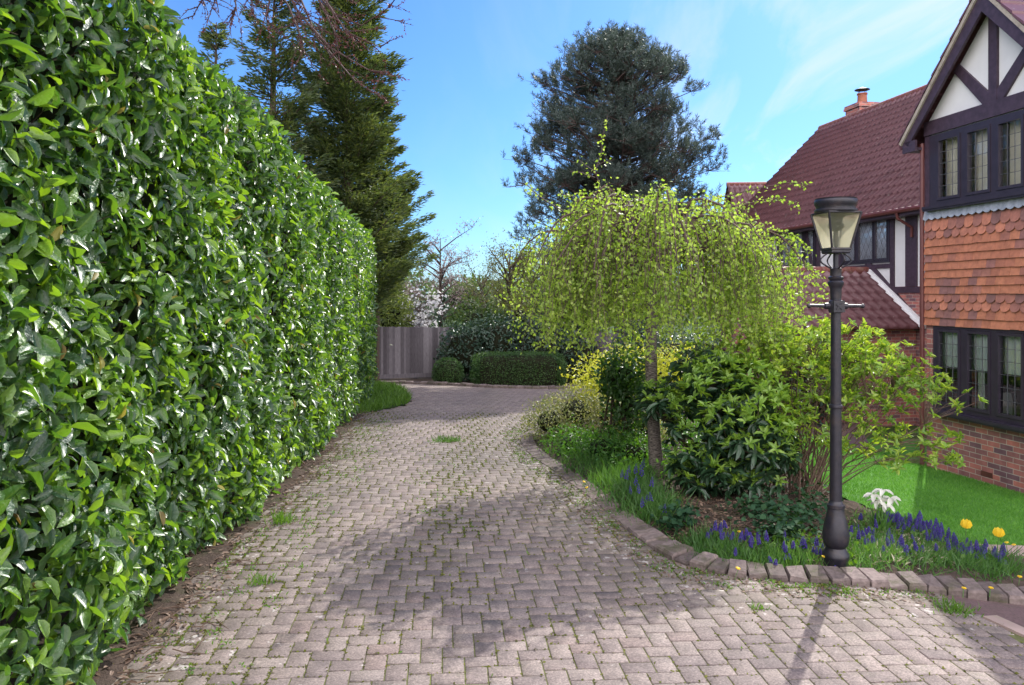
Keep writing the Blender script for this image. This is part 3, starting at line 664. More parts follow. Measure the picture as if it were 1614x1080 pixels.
def window(x0, x1, z0, z1, lights, y=-.02, dep=.1, fr_w=.07, sash=.045, name='window', grid=(3, 5), glass='glass', sill=True, parent=house, back=True, cames=True):
    """casement window: frame, one pane (with leads) per light; centre lines of mullions from the list of lights"""
    f = MB()
    f.box((x0, y, z1-fr_w), (x1, y+dep, z1)); f.box((x0, y, z0), (x1, y+dep, z0+fr_w))
    f.box((x0, y, z0+fr_w), (lights[0][0]-sash, y+dep, z1-fr_w)); f.box((lights[-1][1]+sash, y, z0+fr_w), (x1, y+dep, z1-fr_w))
    for a, b in zip(lights[:-1], lights[1:]): f.box((a[1]+sash, y, z0+fr_w), (b[0]-sash, y+dep, z1-fr_w))
    for a, b in lights:      # sashes stand slightly proud
        zz0, zz1 = z0+fr_w, z1-fr_w
        f.box((a-sash+.004, y-.014, zz0+.004), (b+sash-.004, y+.06, zz0+sash)); f.box((a-sash+.004, y-.014, zz1-sash), (b+sash-.004, y+.06, zz1-.004))
        f.box((a-sash+.004, y-.014, zz0+sash), (a, y+.06, zz1-sash)); f.box((b, y-.014, zz0+sash), (b+sash-.004, y+.06, zz1-sash))
    fo = f.build(name, M['upvc'], parent)
    for a, b in lights:
        g = MB(); zz0, zz1 = z0+fr_w+sash, z1-fr_w-sash
        g.add([(a, y+.022, zz0), (b, y+.022, zz0), (b, y+.022, zz1), (a, y+.022, zz1)], [(0, 1, 2, 3)], 0)
        if cames:
            gx, gzn = grid
            if grid[0] > 0:
                for i in range(1, gx): x = a+(b-a)*i/gx; g.box((x-.0035, y+.012, zz0), (x+.0035, y+.020, zz1), 1)
                for i in range(1, gzn): z = zz0+(zz1-zz0)*i/gzn; g.box((a, y+.013, z-.0035), (b, y+.019, z+.0035), 1)
            else:
                st = .2; n = int(((b-a)+(zz1-zz0)*.6)/st)+1
                for sgn in (1, -1):
                    for i in range(-n, n*2):
                        # diagonal lead from bottom to top, clipped to the pane
                        xa = a + i*st if sgn > 0 else b - i*st; pts_ = []
                        for q in (0.0, 1.0):
                            pts_.append((xa + sgn*q*(zz1-zz0)*.6, zz0+q*(zz1-zz0)))
                        (xA, zA), (xB, zB) = pts_; t0, t1 = 0.0, 1.0; dx = xB-xA
                        ta, tb = sorted(((a-xA)/dx, (b-xA)/dx)); t0, t1 = max(0, ta), min(1, tb)
                        if t1-t0 < .03: continue
                        g.bar((xA+dx*t0, y+.017, zA+(zB-zA)*t0), (xA+dx*t1, y+.017, zA+(zB-zA)*t1), .005, .005, (0, 1, 0), 1)
        g.build('pane', [M[glass], M['leadcame']], fo)
    if sill:
        s = MB(); s.box((x0-.03, y-.10, z0-.075), (x1+.03, y+dep, z0-.002)); s.box((x0-.03, y-.115, z0-.05), (x1+.03, y-.1, z0-.012)); s.build('sill', M['upvc'], fo)
    if back:
        r = MB(); r.box((x0, y+.75, z0-.3), (x1, y+.8, z1+.2)); r.box((x0-.02, y+.1, z0-.3), (x1, y+.8, z0-.25)); r.build('room_back', M['room'], fo)
    return fo
LT = [(.30, .70), (.895, 1.275), (1.47, 1.85), (2.045, 2.42)]
uw = window(.09, FW-.09, 4.055, 5.14, LT, grid=(3, 5))
lw = window(.17, FW-.17, .975, 2.26, LT, grid=(3, 6))
def drape(x0, x1, z0, z1, y, amp, wl, name, m, parent, sway=0.0):
    mb = MB(); n = max(int((x1-x0)/.012), 4); vs = []
    for r, z in enumerate((z0, (z0+z1)/2, z1)):
        for i in range(n+1):
            x = x0+(x1-x0)*i/n; vs.append((x + sway*(1-r/2)*.5, y + amp*math.sin(2*math.pi*x/wl + 1.3*math.sin(x*9)), z))
    mb.add(vs, [(r*(n+1)+i, r*(n+1)+i+1, (r+1)*(n+1)+i+1, (r+1)*(n+1)+i) for r in range(2) for i in range(n)])
    return mb.build(name, m, parent, True)
drape(.20, .78, 4.12, 5.12, .17, .02, .07, 'curtain', M['curtain'], uw)  # pale curtain added here in place of the reflection in this pane
drape(.80, 1.42, 4.12, 5.12, .17, .022, .085, 'curtain', M['curtain'], uw)
drape(1.44, 2.3, 4.12, 5.12, .18, .03, .10, 'curtain', M['curtain'], uw)
drape(.22, 2.5, 1.62, 2.24, .105, .006, .05, 'net_sheen_sheet', M['netcurtain'], lw)
drape(.84, .98, 1.02, 1.70, .17, .012, .07, 'curtain', M['netcurtain'], lw)
for x in (.92, 1.12, 1.55, 1.78):
    c = MB(); c.prism([(x-.09, 1.0), (x+.09, 1.0), (x+.10, 1.2), (x+.07, 1.3), (x, 1.33), (x-.07, 1.3), (x-.10, 1.2)], .42, .48)
    c.build('chair_back', M['cushion'], lw)
# half timbered gable
RZ, RT = 5.37, 6.66     # tie beam top, apex of the white field
w = MB(); w.prism([(.02, 5.14), (FW-.02, 5.14), (FW-.02, RZ), (AP, RT+.1), (.02, RZ)], .012, .10)
part(w, 'gable_panel', M['render'])
w = MB()
w.box((-.02, -.035, 5.155), (FW+.02, .012, 5.37))                       # tie beam
w.box((AP-.075, -.030, 5.372), (AP+.075, .012, 6.60))                   # king post
for s in (-1, 1):
    xi = AP + s*.078; ox = AP + s*.70
    w.add([(xi, -.026, 5.375), (xi + s*.115, -.026, 5.375), (ox+s*.06, -.026, 5.99), (ox - s*.045, -.026, 6.07), (xi, -.026, 5.515),
           (xi, .011, 5.375), (xi + s*.115, .011, 5.375), (ox+s*.06, .011, 5.99), (ox - s*.045, .011, 6.07), (xi, .011, 5.515)],
          [(0, 1, 2, 3, 4) if s > 0 else (4, 3, 2, 1, 0)] + [(i, i+5, (i+1) % 5+5, (i+1) % 5) if s > 0 else ((i+1) % 5, (i+1) % 5+5, i+5, i) for i in range(5)])
w.box((-.02, -.018, 4.05), (.085, .10, 5.15)); w.box((FW-.085, -.018, 4.05), (FW+.02, .10, 5.15))
part(w, 'timber_frame', M['timber'])
def rake(s, a, b, wid, y0, y1, mb):
    """board along the rake: inner line from (x,z) a to b, width wid upward"""
    (xa, za), (xb, zb) = a, b; dx, dz = xb-xa, zb-za; l = math.hypot(dx, dz); nx, nz = -dz/l*s, dx/l*s
    if nz < 0: nx, nz = -nx, -nz
    P = [(xa, za), (xb, zb), (xb + 0*nx, zb + wid/ (abs(dx)/l)), (xa+nx*wid, za+nz*wid)]
    mb.add([(x, y0, z) for x, z in P] + [(x, y1, z) for x, z in P], [(0, 1, 2, 3) if s > 0 else (3, 2, 1, 0), (7, 6, 5, 4)] + [(i, i+4, (i+1) % 4+4, (i+1) % 4) for i in range(4)])
w = MB()
rake(1, (-.18, 5.02), (AP, 6.60), .23, -.20, -.16, w); rake(-1, (FW+.18, 5.02), (AP, 6.60), .23, -.20, -.16, w)
w.box((-.30, -.20, 4.93), (.0, -.163, 5.10))
part(w, 'bargeboard', M['timber'])
w = MB(); w.box((-.30, -.158, 4.95), (-.02, 3.6, 4.99)); part(w, 'soffit', M['timber'])
def wing_roof():
    top = MB(); n = 9
    for s in (-1, 1):
        ex = AP + s*(AP+.36); ez = 5.12
        rz = 6.98; L2 = math.hypot(AP+.36, rz-ez)
        for k in range(n):
            t0, t1 = k/n, (k+1)/n
            lift = .04
            A0 = (ex + (AP-ex)*t0, ez + (rz-ez)*t0 + lift); A1 = (ex + (AP-ex)*t1 + .0, ez + (rz-ez)*t1 + .012)
            B0 = (A0[0], A0[1]-.045)
            top.add([(A0[0], -.235, A0[1]), (A1[0], -.235, A1[1]), (A1[0], 6.2, A1[1]), (A0[0], 6.2, A0[1]), (B0[0], -.235, B0[1]), (B0[0], 6.2, B0[1]), (A1[0], -.235, A1[1]-.04)],
                    [(0, 1, 2, 3) if s < 0 else (3, 2, 1, 0), (0, 3, 5, 4), (0, 4, 6, 1)])
    return top
part(wing_roof(), 'gable_roof', M['roof'])
w = MB(); rake(1, (-.31, 5.06), (AP, 6.87), .055, -.228, -.14, w); rake(-1, (FW+.31, 5.06), (AP, 6.87), .055, -.228, -.14, w); part(w, 'verge', M['verge'])
w = MB(); w.tube([(AP, -.24, 7.0), (AP, 6.2, 7.0)], .09, 8); part(w, 'ridge', M['ridge'])
w = MB(); w.box((-.02, -.07, 4.05), (.0, -.02, 4.06)); w.tube([(-.045, -.045, 5.05), (-.045, -.045, -.3)], .034, 10); w.tube([(-.20, .1, 5.0), (-.12, .02, 4.9), (-.045, -.045, 4.78)], .034, 8)
w.tube([(-.36, -.18, 5.07), (-.36, 3.6, 5.07)], .055, 8)
part(w, 'downpipe', M['gutter'], smooth=True)

# main range, set back
MY = 3.9; XE, XS = 2.0, -15.9; EZ = 5.0; RIDGE = 8.92
w = MB(); w.box((XS, MY, -1.2), (XE, MY+.12, 2.9)); w.box((XS, MY+.12, -1.2), (XS+.12, MY+7.8, 5.0)); w.box((XE-.12, MY+.12, -1.2), (XE, MY+7.8, 5.0))
w.box((XS, MY+7.7, -1.2), (XE, MY+7.8, 5.0))
w.prism([(0, 0), (0, 0), (0, 0)], 0, 0) if False else None
mw = part(w, 'main_brick_wall', M['brick'])
for x in (XS, XE-.12):
    g = MB(); g.add([(x, MY, 5.0), (x, MY+7.8, 5.0), (x, MY+3.9, 8.8), (x+.12, MY, 5.0), (x+.12, MY+7.8, 5.0), (x+.12, MY+3.9, 8.8)], [(0, 2, 1), (3, 4, 5), (0, 3, 5, 2), (2, 5, 4, 1)]); g.build('gable_end', M['brick'], mw)
w = MB(); w.box((XS, MY+.01, 2.9), (XE, MY+.12, 5.02)); part(w, 'main_rendered_wall', M['render'])
w = MB(); yf = MY-.028
POSTS = [(-5.85, -5.45), (-6.42, -6.27), (-8.62, -8.50), (-9.72, -9.55), (-10.5, -10.35), (-12.0, -11.85)]
for a, b in POSTS: w.box((a, yf, 2.9), (b, MY+.01, 4.78))
w.box((XS, yf-.004, 4.78), (-5.2, MY+.01, 5.0)); w.box((XS, yf-.002, 2.75), (-5.2, MY+.01, 2.895))
w.box((-8.495, yf, 3.36), (-6.425, MY+.01, 3.47))
def brace(p, q, wd=.12): w.bar((p[0], MY-.012, p[1]), (q[0], MY-.012, q[1]), .04, wd, (0, 0, 1) if abs(q[0]-p[0]) > abs(q[1]-p[1]) else (1, 0, 0))
brace((-7.35, 3.50), (-5.35, 2.02), .2); brace((-7.35, 3.45), (-8.4, 2.85), .12); brace((-9.8, 3.0), (-10.3, 4.6), .12)
part(w, 'main_timber_frame', M['timber'])
window(-8.48, -6.43, 3.50, 4.775, [(-8.36, -7.86), (-7.68, -7.10), (-6.98, -6.53)], y=MY-.035, dep=.04, fr_w=.06, sash=.05, grid=(0, 0), glass='glass_dark', sill=False, back=False)
window(-11.8, -9.75, 3.50, 4.775, [(-11.65, -11.1), (-10.95, -10.4), (-10.26, -9.86)], y=MY-.035, dep=.04, fr_w=.06, sash=.05, grid=(0, 0), glass='glass_dark', sill=False, back=False)
for xa, xb in ((-8.4, -6.5), (-11.7, -9.8)): r = MB(); r.box((xa, MY+.0055, 3.56), (xb, MY+.0085, 4.72)); part(r, 'net_sheen_sheet', M['farsheen'])  # pale sheets behind the glass stand in for its sky reflection
# pantile roof, both slopes
def pantiles(xa, xb, p_eave, p_ridge, tw=.23, course=.33, m=None, name='main_roof', parent=None, axis='x'):
    """rolls run up the slope; p_* = (other, z)"""
    n = int((xb-xa)/tw); tw = (xb-xa)/n; k = 6
    u = np.concatenate([np.arange(n*k)/k*tw, [n*tw]]) + xa
    ph = ((u-xa)/tw) % 1.0
    prof = .06*np.clip(np.cos((ph-.32)*2*math.pi*1.15), -.35, 1)
    ey, ez = p_eave; ry, rz = p_ridge; L2 = math.hypot(ry-ey, rz-ez); nc = max(int(L2/course), 1)
    ny, nz = -(rz-ez)/L2*np.sign(ry-ey), abs(ry-ey)/L2
    rows_t, rows_l = [], []
    for c in range(nc):
        rows_t += [c/nc, (c+1)/nc]; rows_l += [.055, .012]
    rows_t = [0] + rows_t; rows_l = [.0] + rows_l
    R = len(rows_t); vv = np.zeros((R, len(u), 3))
    for i in range(R):
        h = rows_l[i] + prof + (rng.normal(size=len(u))*.002)
        if i == 0: h = np.zeros(len(u)) - .01
        vv[i, :, 0] = u; vv[i, :, 1] = ey + (ry-ey)*rows_t[i] + ny*h; vv[i, :, 2] = ez + (rz-ez)*rows_t[i] + nz*h
    i = np.arange(R*len(u)).reshape(R, len(u)); q = np.stack([i[:-1, :-1], i[:-1, 1:], i[1:, 1:], i[1:, :-1]], -1).reshape(-1, 4)
    v = vv.reshape(-1, 3)
    if axis == 'y': v = v[:, [1, 0, 2]]; q = q[:, ::-1]
    return np_mesh(name, v, [q], m or M['roof'], parent or house)
mr = pantiles(XS-.15, XE+.1, (MY-.38, EZ-.34+.0), (MY+3.9, RIDGE))
pantiles(XS-.15, XE+.1, (MY+8.2, EZ-.34), (MY+3.9, RIDGE), name='rear_slope', parent=mr)
w = MB()
x = XS-.16
while x < XE: w.tube([(x, MY+3.9, RIDGE-.01), (x+.43, MY+3.9, RIDGE-.01)], [.13, .125], 10); x += .44
w.build('ridge', M['ridge'], mr, True)
w = MB(); w.add([(XS-.17, MY-.36, EZ-.42), (XS-.17, MY+3.9, RIDGE-.06), (XS-.17, MY+3.9, RIDGE-.2), (XS-.17, MY-.2, EZ-.42), (XS-.11, MY-.36, EZ-.42), (XS-.11, MY+3.9, RIDGE-.06), (XS-.11, MY+3.9, RIDGE-.2), (XS-.11, MY-.2, EZ-.42)],
      [(0, 1, 2, 3), (7, 6, 5, 4), (0, 4, 5, 1), (3, 2, 6, 7)]); part(w, 'main_bargeboard', M['timber'])
w = MB(); w.tube([(XS-.1, MY-.42, EZ-.34), (-.4, MY-.42, EZ-.34)], .062, 8); w.tube([(-5.62, MY-.42, EZ-.38), (-5.60, MY-.40, EZ-.52), (-5.58, MY-.06, EZ-.72), (-5.58, MY-.06, EZ-.95)], .036, 8)
part(w, 'gutter', M['gutter'], smooth=True)
w = MB(); w.box((XS-.1, MY-.37, EZ-.46), (-.4, MY-.34, EZ-.30)); w.box((XS-.1, MY-.338, EZ-.46), (-.4, MY-.03, EZ-.43)); part(w, 'fascia', M['timber'])
# projecting porch wing with tiled gable roof
PX, PZ, PE = -7.34, 3.30, 1.93
pr = pantiles(.55, MY, (PX+2.08, PE), (PX, PZ), tw=.24, course=.34, name='porch_roof', axis='y')
pantiles(.55, MY, (PX-2.08, PE), (PX, PZ), tw=.24, course=.34, name='far_slope', parent=pr, axis='y')
w = MB(); y = .52
while y < MY-.3: w.tube([(PX, y, PZ), (PX, y+.4, PZ)], [.125, .12], 10); y += .41
w.tube([(PX, y, PZ), (PX, MY-.02, PZ)], [.125, .12], 10)
w.build('ridge', M['ridge'], pr, True)
w = MB(); w.bar((PX+.14, MY-.045, PZ+.02), (PX+2.22, MY-.045, PE+.07), .05, .075, (0, 0, 1)); w.bar((PX+.14, MY-.10, PZ-.03), (PX+2.22, MY-.10, PE+.01), .11, .02, (0, 0, 1)); w.build('abutment_flashing', M['render'], pr)
w = MB(); w.box((PX-1.85, .75, -1.2), (PX+1.85, .87, 2.1)); w.box((PX+1.73, .871, -1.2), (PX+1.85, MY-.01, 2.05)); w.box((PX-1.85, .871, -1.2), (PX-1.73, MY-.01, 2.05))
w.prism([(PX-1.85, 2.1), (PX+1.85, 2.1), (PX, 3.2)], .75, .86); part(w, 'porch_wall', M['brick'])
# chimney
def loc_x(px, y):   # facade position whose point at depth y behind the facade is seen at photo column px
    k = (px-CX)/FPX; ax, ay = HC[0]+.987*y, HC[1]+.16*y
    return (ay*k - ax)/(.16+.987*k)
cx = loc_x(1359, MY+4.5); cyy = MY+4.5
w = MB(); w.box((cx-.42, cyy-.38, 8.0), (cx+.42, cyy+.38, 9.42)); w.box((cx-.47, cyy-.43, 9.28), (cx+.47, cyy+.43, 9.36)); w.box((cx-.45, cyy-.41, 9.36), (cx+.45, cyy+.41, 9.44))
ch = part(w, 'chimney', M['brick'])
w = MB(); w.lathe([(.22, 9.43), (.17, 9.5), (.155, 9.78), (.18, 9.8), (.18, 9.84), (.14, 9.84)], 16, (cx, cyy, 0)); w.build('chimney_pot', M['pot'], ch, True)
w = MB(); w.lathe([(.02, 10.06), (.25, 9.98), (.26, 9.965), (.02, 9.99)], 16, (cx, cyy, 0))
for a in range(4): w.tube([(cx+.15*math.cos(a*1.57), cyy+.15*math.sin(a*1.57), 9.8), (cx+.15*math.cos(a*1.57), cyy+.15*math.sin(a*1.57), 9.99)], .012, 5)
w.build('cowl', M['cap'], ch)

# lower house beyond, only its roof shows over the birch
d2 = 36.0; p0 = at(1146, 291, d2)
nb = empty('neighbouring_house', (p0.x, d2, G(p0.x, d2)), math.radians(-4), label='neighbouring house behind the birch with only its brown ridge showing', cat='house')
rz2 = p0.z - nb.location.z
w = MB(); w.box((.3, -.1-2.4, -.5), (9, -2.3, rz2-2.4)); w.box((.3, -2.3, -.5), (.42, 2.4, rz2-2.4)); w.box((.3, 2.4, -.5), (9, 2.5, rz2-2.4))
w.add([(.3, -2.5, rz2-2.4), (.3, 2.5, rz2-2.4), (.3, 0, rz2-.1), (.42, -2.5, rz2-2.4), (.42, 2.5, rz2-2.4), (.42, 0, rz2-.1)], [(0, 2, 1), (3, 4, 5)]); w.build('wall', M['brick'], nb)
rf = pantiles(0, 9.2, (-2.75, rz2-2.6), (0, rz2), parent=nb, name='roof'); pantiles(0, 9.2, (2.75, rz2-2.6), (0, rz2), parent=rf, name='rear_slope')
w = MB(); w.tube([(-.02, 0, rz2), (9.2, 0, rz2)], .11, 8); w.build('ridge', M['ridge'], rf)

# ------------------------------------------------------------------ the cast iron lamp post
LX, LY = 2.49, 6.0; lz = G(LX, LY) + .03
lamp = empty('lamp_post', (LX, LY, lz), label='black cast iron lamp post with tapered glass lantern beside the kerb', cat='lamp post')
LSC = FPX/LY; zl = lambda y: CAMZ + (HY-y)/LSC - lz
w = MB()
pr_ = [(0.001, -.08), (.085, -.08), (.085, zl(884)), (.098, zl(878)), (.098, zl(872)), (.078, zl(866)), (.072, zl(862)), (.09, zl(857)), (.097, zl(850)), (.099, zl(843)), (.088, zl(828)), (.072, zl(814)), (.063, zl(806)), (.060, zl(801)), (.066, zl(800)), (.066, zl(795)), (.052, zl(793)), (.046, zl(789))]
w.lathe([(r, z) for r, z in pr_], 28)
w.build('base', M['black'], lamp, True)
w = MB(); w.lathe([(.046, zl(789)), (.043, zl(700)), (.041, zl(644)), (.049, zl(643)), (.051, zl(641)), (.049, zl(638)), (.040, zl(637)), (.038, zl(540)), (.036, zl(492))], 24); w.build('column', M['black'], lamp, True)
w = MB(); w.lathe([(.050, zl(493)), (.055, zl(490)), (.055, zl(477)), (.050, zl(474)), (.040, zl(473)), (.043, zl(456)), (.048, zl(452)), (.058, zl(449)), (.060, zl(445)), (.046, zl(442)), (.056, zl(440)), (.058, zl(437)), (.042, zl(435)), (.042, zl(424)), (.044, zl(423)), (.02, zl(422))], 24)
for a in range(4):
    ca, sa = math.cos(a*math.pi/2+math.pi/4+.7), math.sin(a*math.pi/2+math.pi/4+.7)
w.box((-.042, -.066, zl(492)), (.042, -.045, zl(474))); w.bar((-.022, -.069, zl(487)), (.022, -.069, zl(479)), .008, .012, (0, 0, 1)); w.bar((-.022, -.0695, zl(479)), (.022, -.0695, zl(487)), .008, .012, (0, 0, 1))
w.build('collar', M['black'], lamp, True)
zb = zl(482.5)
for s in (-1, 1):
    w = MB(); w.tube([(s*.05, 0, zb), (s*.085, 0, zb), (s*.09, 0, zb), (s*.195, 0, zb+ (0 if s > 0 else .003)), (s*.198, 0, zb), (s*.208, 0, zb), (s*.216, 0, zb), (s*.218, 0, zb)], [.026, .024, .0135, .0125, .016, .0185, .015, .006], 12)
    w.build('ladder_bar', M['black'], lamp, True)
w = MB(); w.lathe([(.02, zl(425)), (.02, zl(400)), (.028, zl(399))], 14); w.build('stem', M['black'], lamp, True)
fg = MB()
for a in (0.12, 1.69, 3.26, 4.83):
    pts_ = []
    for i in range(15):
        t = i/14; z = zl(424) + (zl(400)-zl(424))*t; r = .045 + .055*math.sin(t*math.pi*.95)**1 + .03*t - .018*math.cos(t*2*math.pi)*(.5)
        pts_.append((math.cos(a)*r, math.sin(a)*r, z))
    pts_.append((math.cos(a)*.06, math.sin(a)*.06, zl(399)))
    fg.tube(pts_, .006, 6)
fg.build('frog_bracket', M['black'], lamp, True)
HXN = 4; ph = math.radians(7.8)
def hexp(r, z, k): a = ph + 2*math.pi*k/HXN + math.pi/4; return (r*math.cos(a), r*math.sin(a), z)
zb0, zt0 = zl(392), zl(336); rb, rt = .098, .180
w = MB()
w.lathe([(.02, zl(400)), (.100, zl(400)), (.108, zl(398)), (.108, zl(395)), (.116, zl(394)), (.116, zl(391)), (.098, zl(391))], HXN, ph=ph+math.pi/4)
for k in range(HXN): w.tube([hexp(rb+.008, zb0, k), hexp(rt+.005, zt0, k)], .0085, 6)
w.lathe([(rt+.004, zl(338)), (rt+.008, zl(337)), (rt+.008, zl(335)), (rt-.004, zl(335))], HXN, ph=ph+math.pi/4)
lf = w.build('lantern_frame', M['black'], lamp)
g = MB()
for k in range(HXN): g.add([hexp(rb, zb0, k), hexp(rb, zb0, k+1), hexp(rt, zt0, k+1), hexp(rt, zt0, k)], [(0, 1, 2, 3)])
g.build('lantern_pane', M['lantern'], lf)
w = MB(); w.lathe([(.10, zl(337)), (.152, zl(335.5)), (.158, zl(333)), (.156, zl(331)), (.145, zl(330)), (.145, zl(327)), (.150, zl(325)), (.156, zl(322)), (.158, zl(318)), (.155, zl(316)), (.150, zl(315)), (.153, zl(313.5)), (.14, zl(313.4)), (.001, zl(313.2))], 36)
w.build('lantern_cap', M['black'], lamp, True)
w = MB(); w.lathe([(.001, zl(391)), (.016, zl(389)), (.022, zl(378)), (.018, zl(372)), (.016, zl(365)), (.045, zl(362)), (.062, zl(357)), (.058, zl(354)), (.04, zl(351)), (.038, zl(347)), (.06, zl(343)), (.09, zl(338)), (.09, zl(337))], 20)
w.build('burner', M['black'], lamp, True)

# ------------------------------------------------------------------ fence and neighbours' fence
def board_fence(px0, px1, d0, d1, h, label, rail=True):
    a = V(((px0-CX)/FPX*d0, d0, 0)); b = V(((px1-CX)/FPX*d1, d1, 0)); L2 = (b-a).length; t = (b-a)/L2
    root = empty('fence', (a.x, a.y, G(a.x, a.y)), math.atan2(t.y, t.x), label=label, cat='fence')
    mb = MB(); x = 0
    while x < L2:
        zz = G(a.x+t.x*x, a.y+t.y*x) - root.location.z; wd = .115
        mb.box((x, -.012 + (.012 if int(x/.1) % 2 else 0), zz+.12), (x+wd, .004 + (.012 if int(x/.1) % 2 else 0), zz+h+rnd.uniform(-.012, .012) - .05*math.sin(x/L2*3.1)*0)); x += .10
    mb.build('board_panel', M['fence'], root)
    mb = MB(); mb.box((0, -.03, -.02), (L2, .012, .118)); mb.build('gravel_board', M['fence'], root)
    mb = MB(); mb.box((0, .03, .4), (L2, .07, .5)); mb.box((0, .03, h-.4), (L2, .07, h-.3)); mb.build('rail', M['fence'], root)
    x = 0
    while x <= L2+.1: mb = MB(); mb.box((x-.05, .072, -.2), (x+.05, .17, h-.05)); mb.build('post', M['fence'], root); x += 1.9
    return root
board_fence(480, 712, 25.6, 27.4, 1.80, 'weathered grey close boarded fence between the tall hedge and the dark shrubs')
board_fence(905, 1020, 27.2, 26.6, 1.75, 'short grey fence panel half hidden under the weeping birch')

# ------------------------------------------------------------------ the tall laurel hedge on the left
def lump(y, z): return .05*np.sin(y*1.9+z*1.3) + .04*np.sin(y*3.7-z*2.9+1) + .03*np.sin(y*7.1+z*5.3)
hedge = empty('laurel_hedge', (-3.2, 9.0, G(-3.2, 9)), label='tall glossy green laurel hedge running along the left edge of the drive', cat='hedge')
HOFF = np.array(hedge.location)
def hedge_leaves():
    P, A, N, L = [], [], [], []
    def face(n, y0, y1, big, depth=.20):
        y = rng.uniform(y0, y1, n); top = hedge_top(y); base = gz(hedge_x(y), y)
        t = rng.uniform(0, 1, n); z = base + .03 + (top-.02-base)*t
        rounding = .35*np.clip((t-.86)/.14, 0, 1)**2 + .10*np.clip((.10-t)/.10, 0, 1)
        x = hedge_x(y) + lump(y, z) - rounding - rng.uniform(0, 1, n)**1.6*depth + .02
        P.append(np.stack([x, y, z], 1))
        nn = rng.normal(size=(n, 3))*.52 + np.array([.85, .08, .55]); N.append(nn)
        a = rng.normal(size=(n, 3))*.62 + np.array([.30, -.30, -.42]); up = rng.uniform(size=n) < .22
        a[up] += np.array([.2, .1, 1.1]); A.append(a); L.append(np.clip(rng.normal(big, .024, n), .05, .19))
    face(9500, 1.0, 4.5, .108); face(11500, 4.5, 8, .10); face(12000, 8, 13, .096); face(10500, 13, 21.5, .10)
    # top and far end
    n = 7000; y = rng.uniform(1, 21.5, n); x = hedge_x(y) - rng.uniform(.0, 1.9, n)
    z = hedge_top(y) + lump(y, x*2) - .35*np.clip(.4-(hedge_x(y)-x), 0, .4)/.4*.6 - rng.uniform(0, .15, n) + (rng.uniform(size=n) < .05)*rng.uniform(0, .15, n)
    P.append(np.stack([x, y, z], 1)); N.append(rng.normal(size=(n, 3))*.5 + np.array([.3, 0, .9])); a = rng.normal(size=(n, 3))*.8 + np.array([.3, -.1, .45]); A.append(a); L.append(np.clip(rng.normal(.105, .022, n), .05, .17))
    n = 2600; x = hedge_x(21.5) - rng.uniform(-.05, 1.9, n); z = rng.uniform(-.6, 3.85, n); y = 21.5 + rng.uniform(-.3, .08, n)
    P.append(np.stack([x, y, z], 1)); N.append(rng.normal(size=(n, 3))*.5 + np.array([.1, .8, .5])); A.append(rng.normal(size=(n, 3))*.7 + np.array([.1, .3, -.3])); L.append(np.clip(rng.normal(.105, .022, n), .05, .17))
    # back face, thin
    n = 2500; y = rng.uniform(1, 21.5, n); z = rng.uniform(0, 3.7, n); x = hedge_x(y) - 1.9 + rng.uniform(-.1, .2, n)
    P.append(np.stack([x, y, z], 1)); N.append(rng.normal(size=(n, 3))*.5 + np.array([-.8, 0, .5])); A.append(rng.normal(size=(n, 3))); L.append(np.full(n, .12))
    P, A, N, L = (np.concatenate(q) for q in (P, A, N, L))
    k = rng.choice(43000, 380, replace=False); ol = leaf_mesh('old_leaf', P[k] - HOFF + [.03, 0, 0], A[k], N[k], L[k]*.85, L[k]*.33, TL_LAUREL, M['oldleaf'], hedge, smooth=True); ol['kind'] = 'stuff'
    leaf_mesh('foliage', P - HOFF, A, N, L, L*rng.uniform(.40, .52, len(L)), TL_LAUREL, M['laurel'], hedge, smooth=True)
hedge_leaves()
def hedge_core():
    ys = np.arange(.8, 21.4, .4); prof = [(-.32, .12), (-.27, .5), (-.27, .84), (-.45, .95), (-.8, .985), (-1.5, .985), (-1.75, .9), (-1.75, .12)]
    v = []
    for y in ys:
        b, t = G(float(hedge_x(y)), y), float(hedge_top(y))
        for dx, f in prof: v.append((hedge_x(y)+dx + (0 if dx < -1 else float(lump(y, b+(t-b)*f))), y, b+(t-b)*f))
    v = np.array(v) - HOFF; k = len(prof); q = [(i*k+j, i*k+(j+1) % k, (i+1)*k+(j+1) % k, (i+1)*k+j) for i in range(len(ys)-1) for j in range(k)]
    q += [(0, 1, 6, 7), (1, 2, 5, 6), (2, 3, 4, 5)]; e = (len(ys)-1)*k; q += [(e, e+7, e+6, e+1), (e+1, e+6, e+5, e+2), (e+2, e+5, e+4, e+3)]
    np_mesh('dark_twig_core', v, [np.array(q)], M['dark_twig'], hedge)  # solid dark body added inside the hedge to block light, standing for twigs
    mb = MB()
    for _ in range(420):
        y = rnd.uniform(1.6, 16); x = float(hedge_x(y)); z = G(x, y)+rnd.uniform(.1, 3.8)
        p = V((x-.3, y, z)) - V(HOFF); q_ = p + V((rnd.uniform(.22, .36), rnd.uniform(-.15, .15), rnd.uniform(-.05, .3)))
        mb.tube([p, (p+q_)/2+V((0, 0, .03)), q_], [.006, .004, .002], 4, cap=False)
    y = 1.2
    while y < 21:
        x = float(hedge_x(y))-.45-rnd.uniform(0, .3); z = G(x, y); 
        mb.tube([V((x, y, z-.1))-V(HOFF), V((x+.05, y+.1, z+.6))-V(HOFF), V((x+.1, y+.15, z+1.4))-V(HOFF)], [.035, .028, .02], 6); y += .5
    mb.build('stem', M['bark'], hedge)
hedge_core()

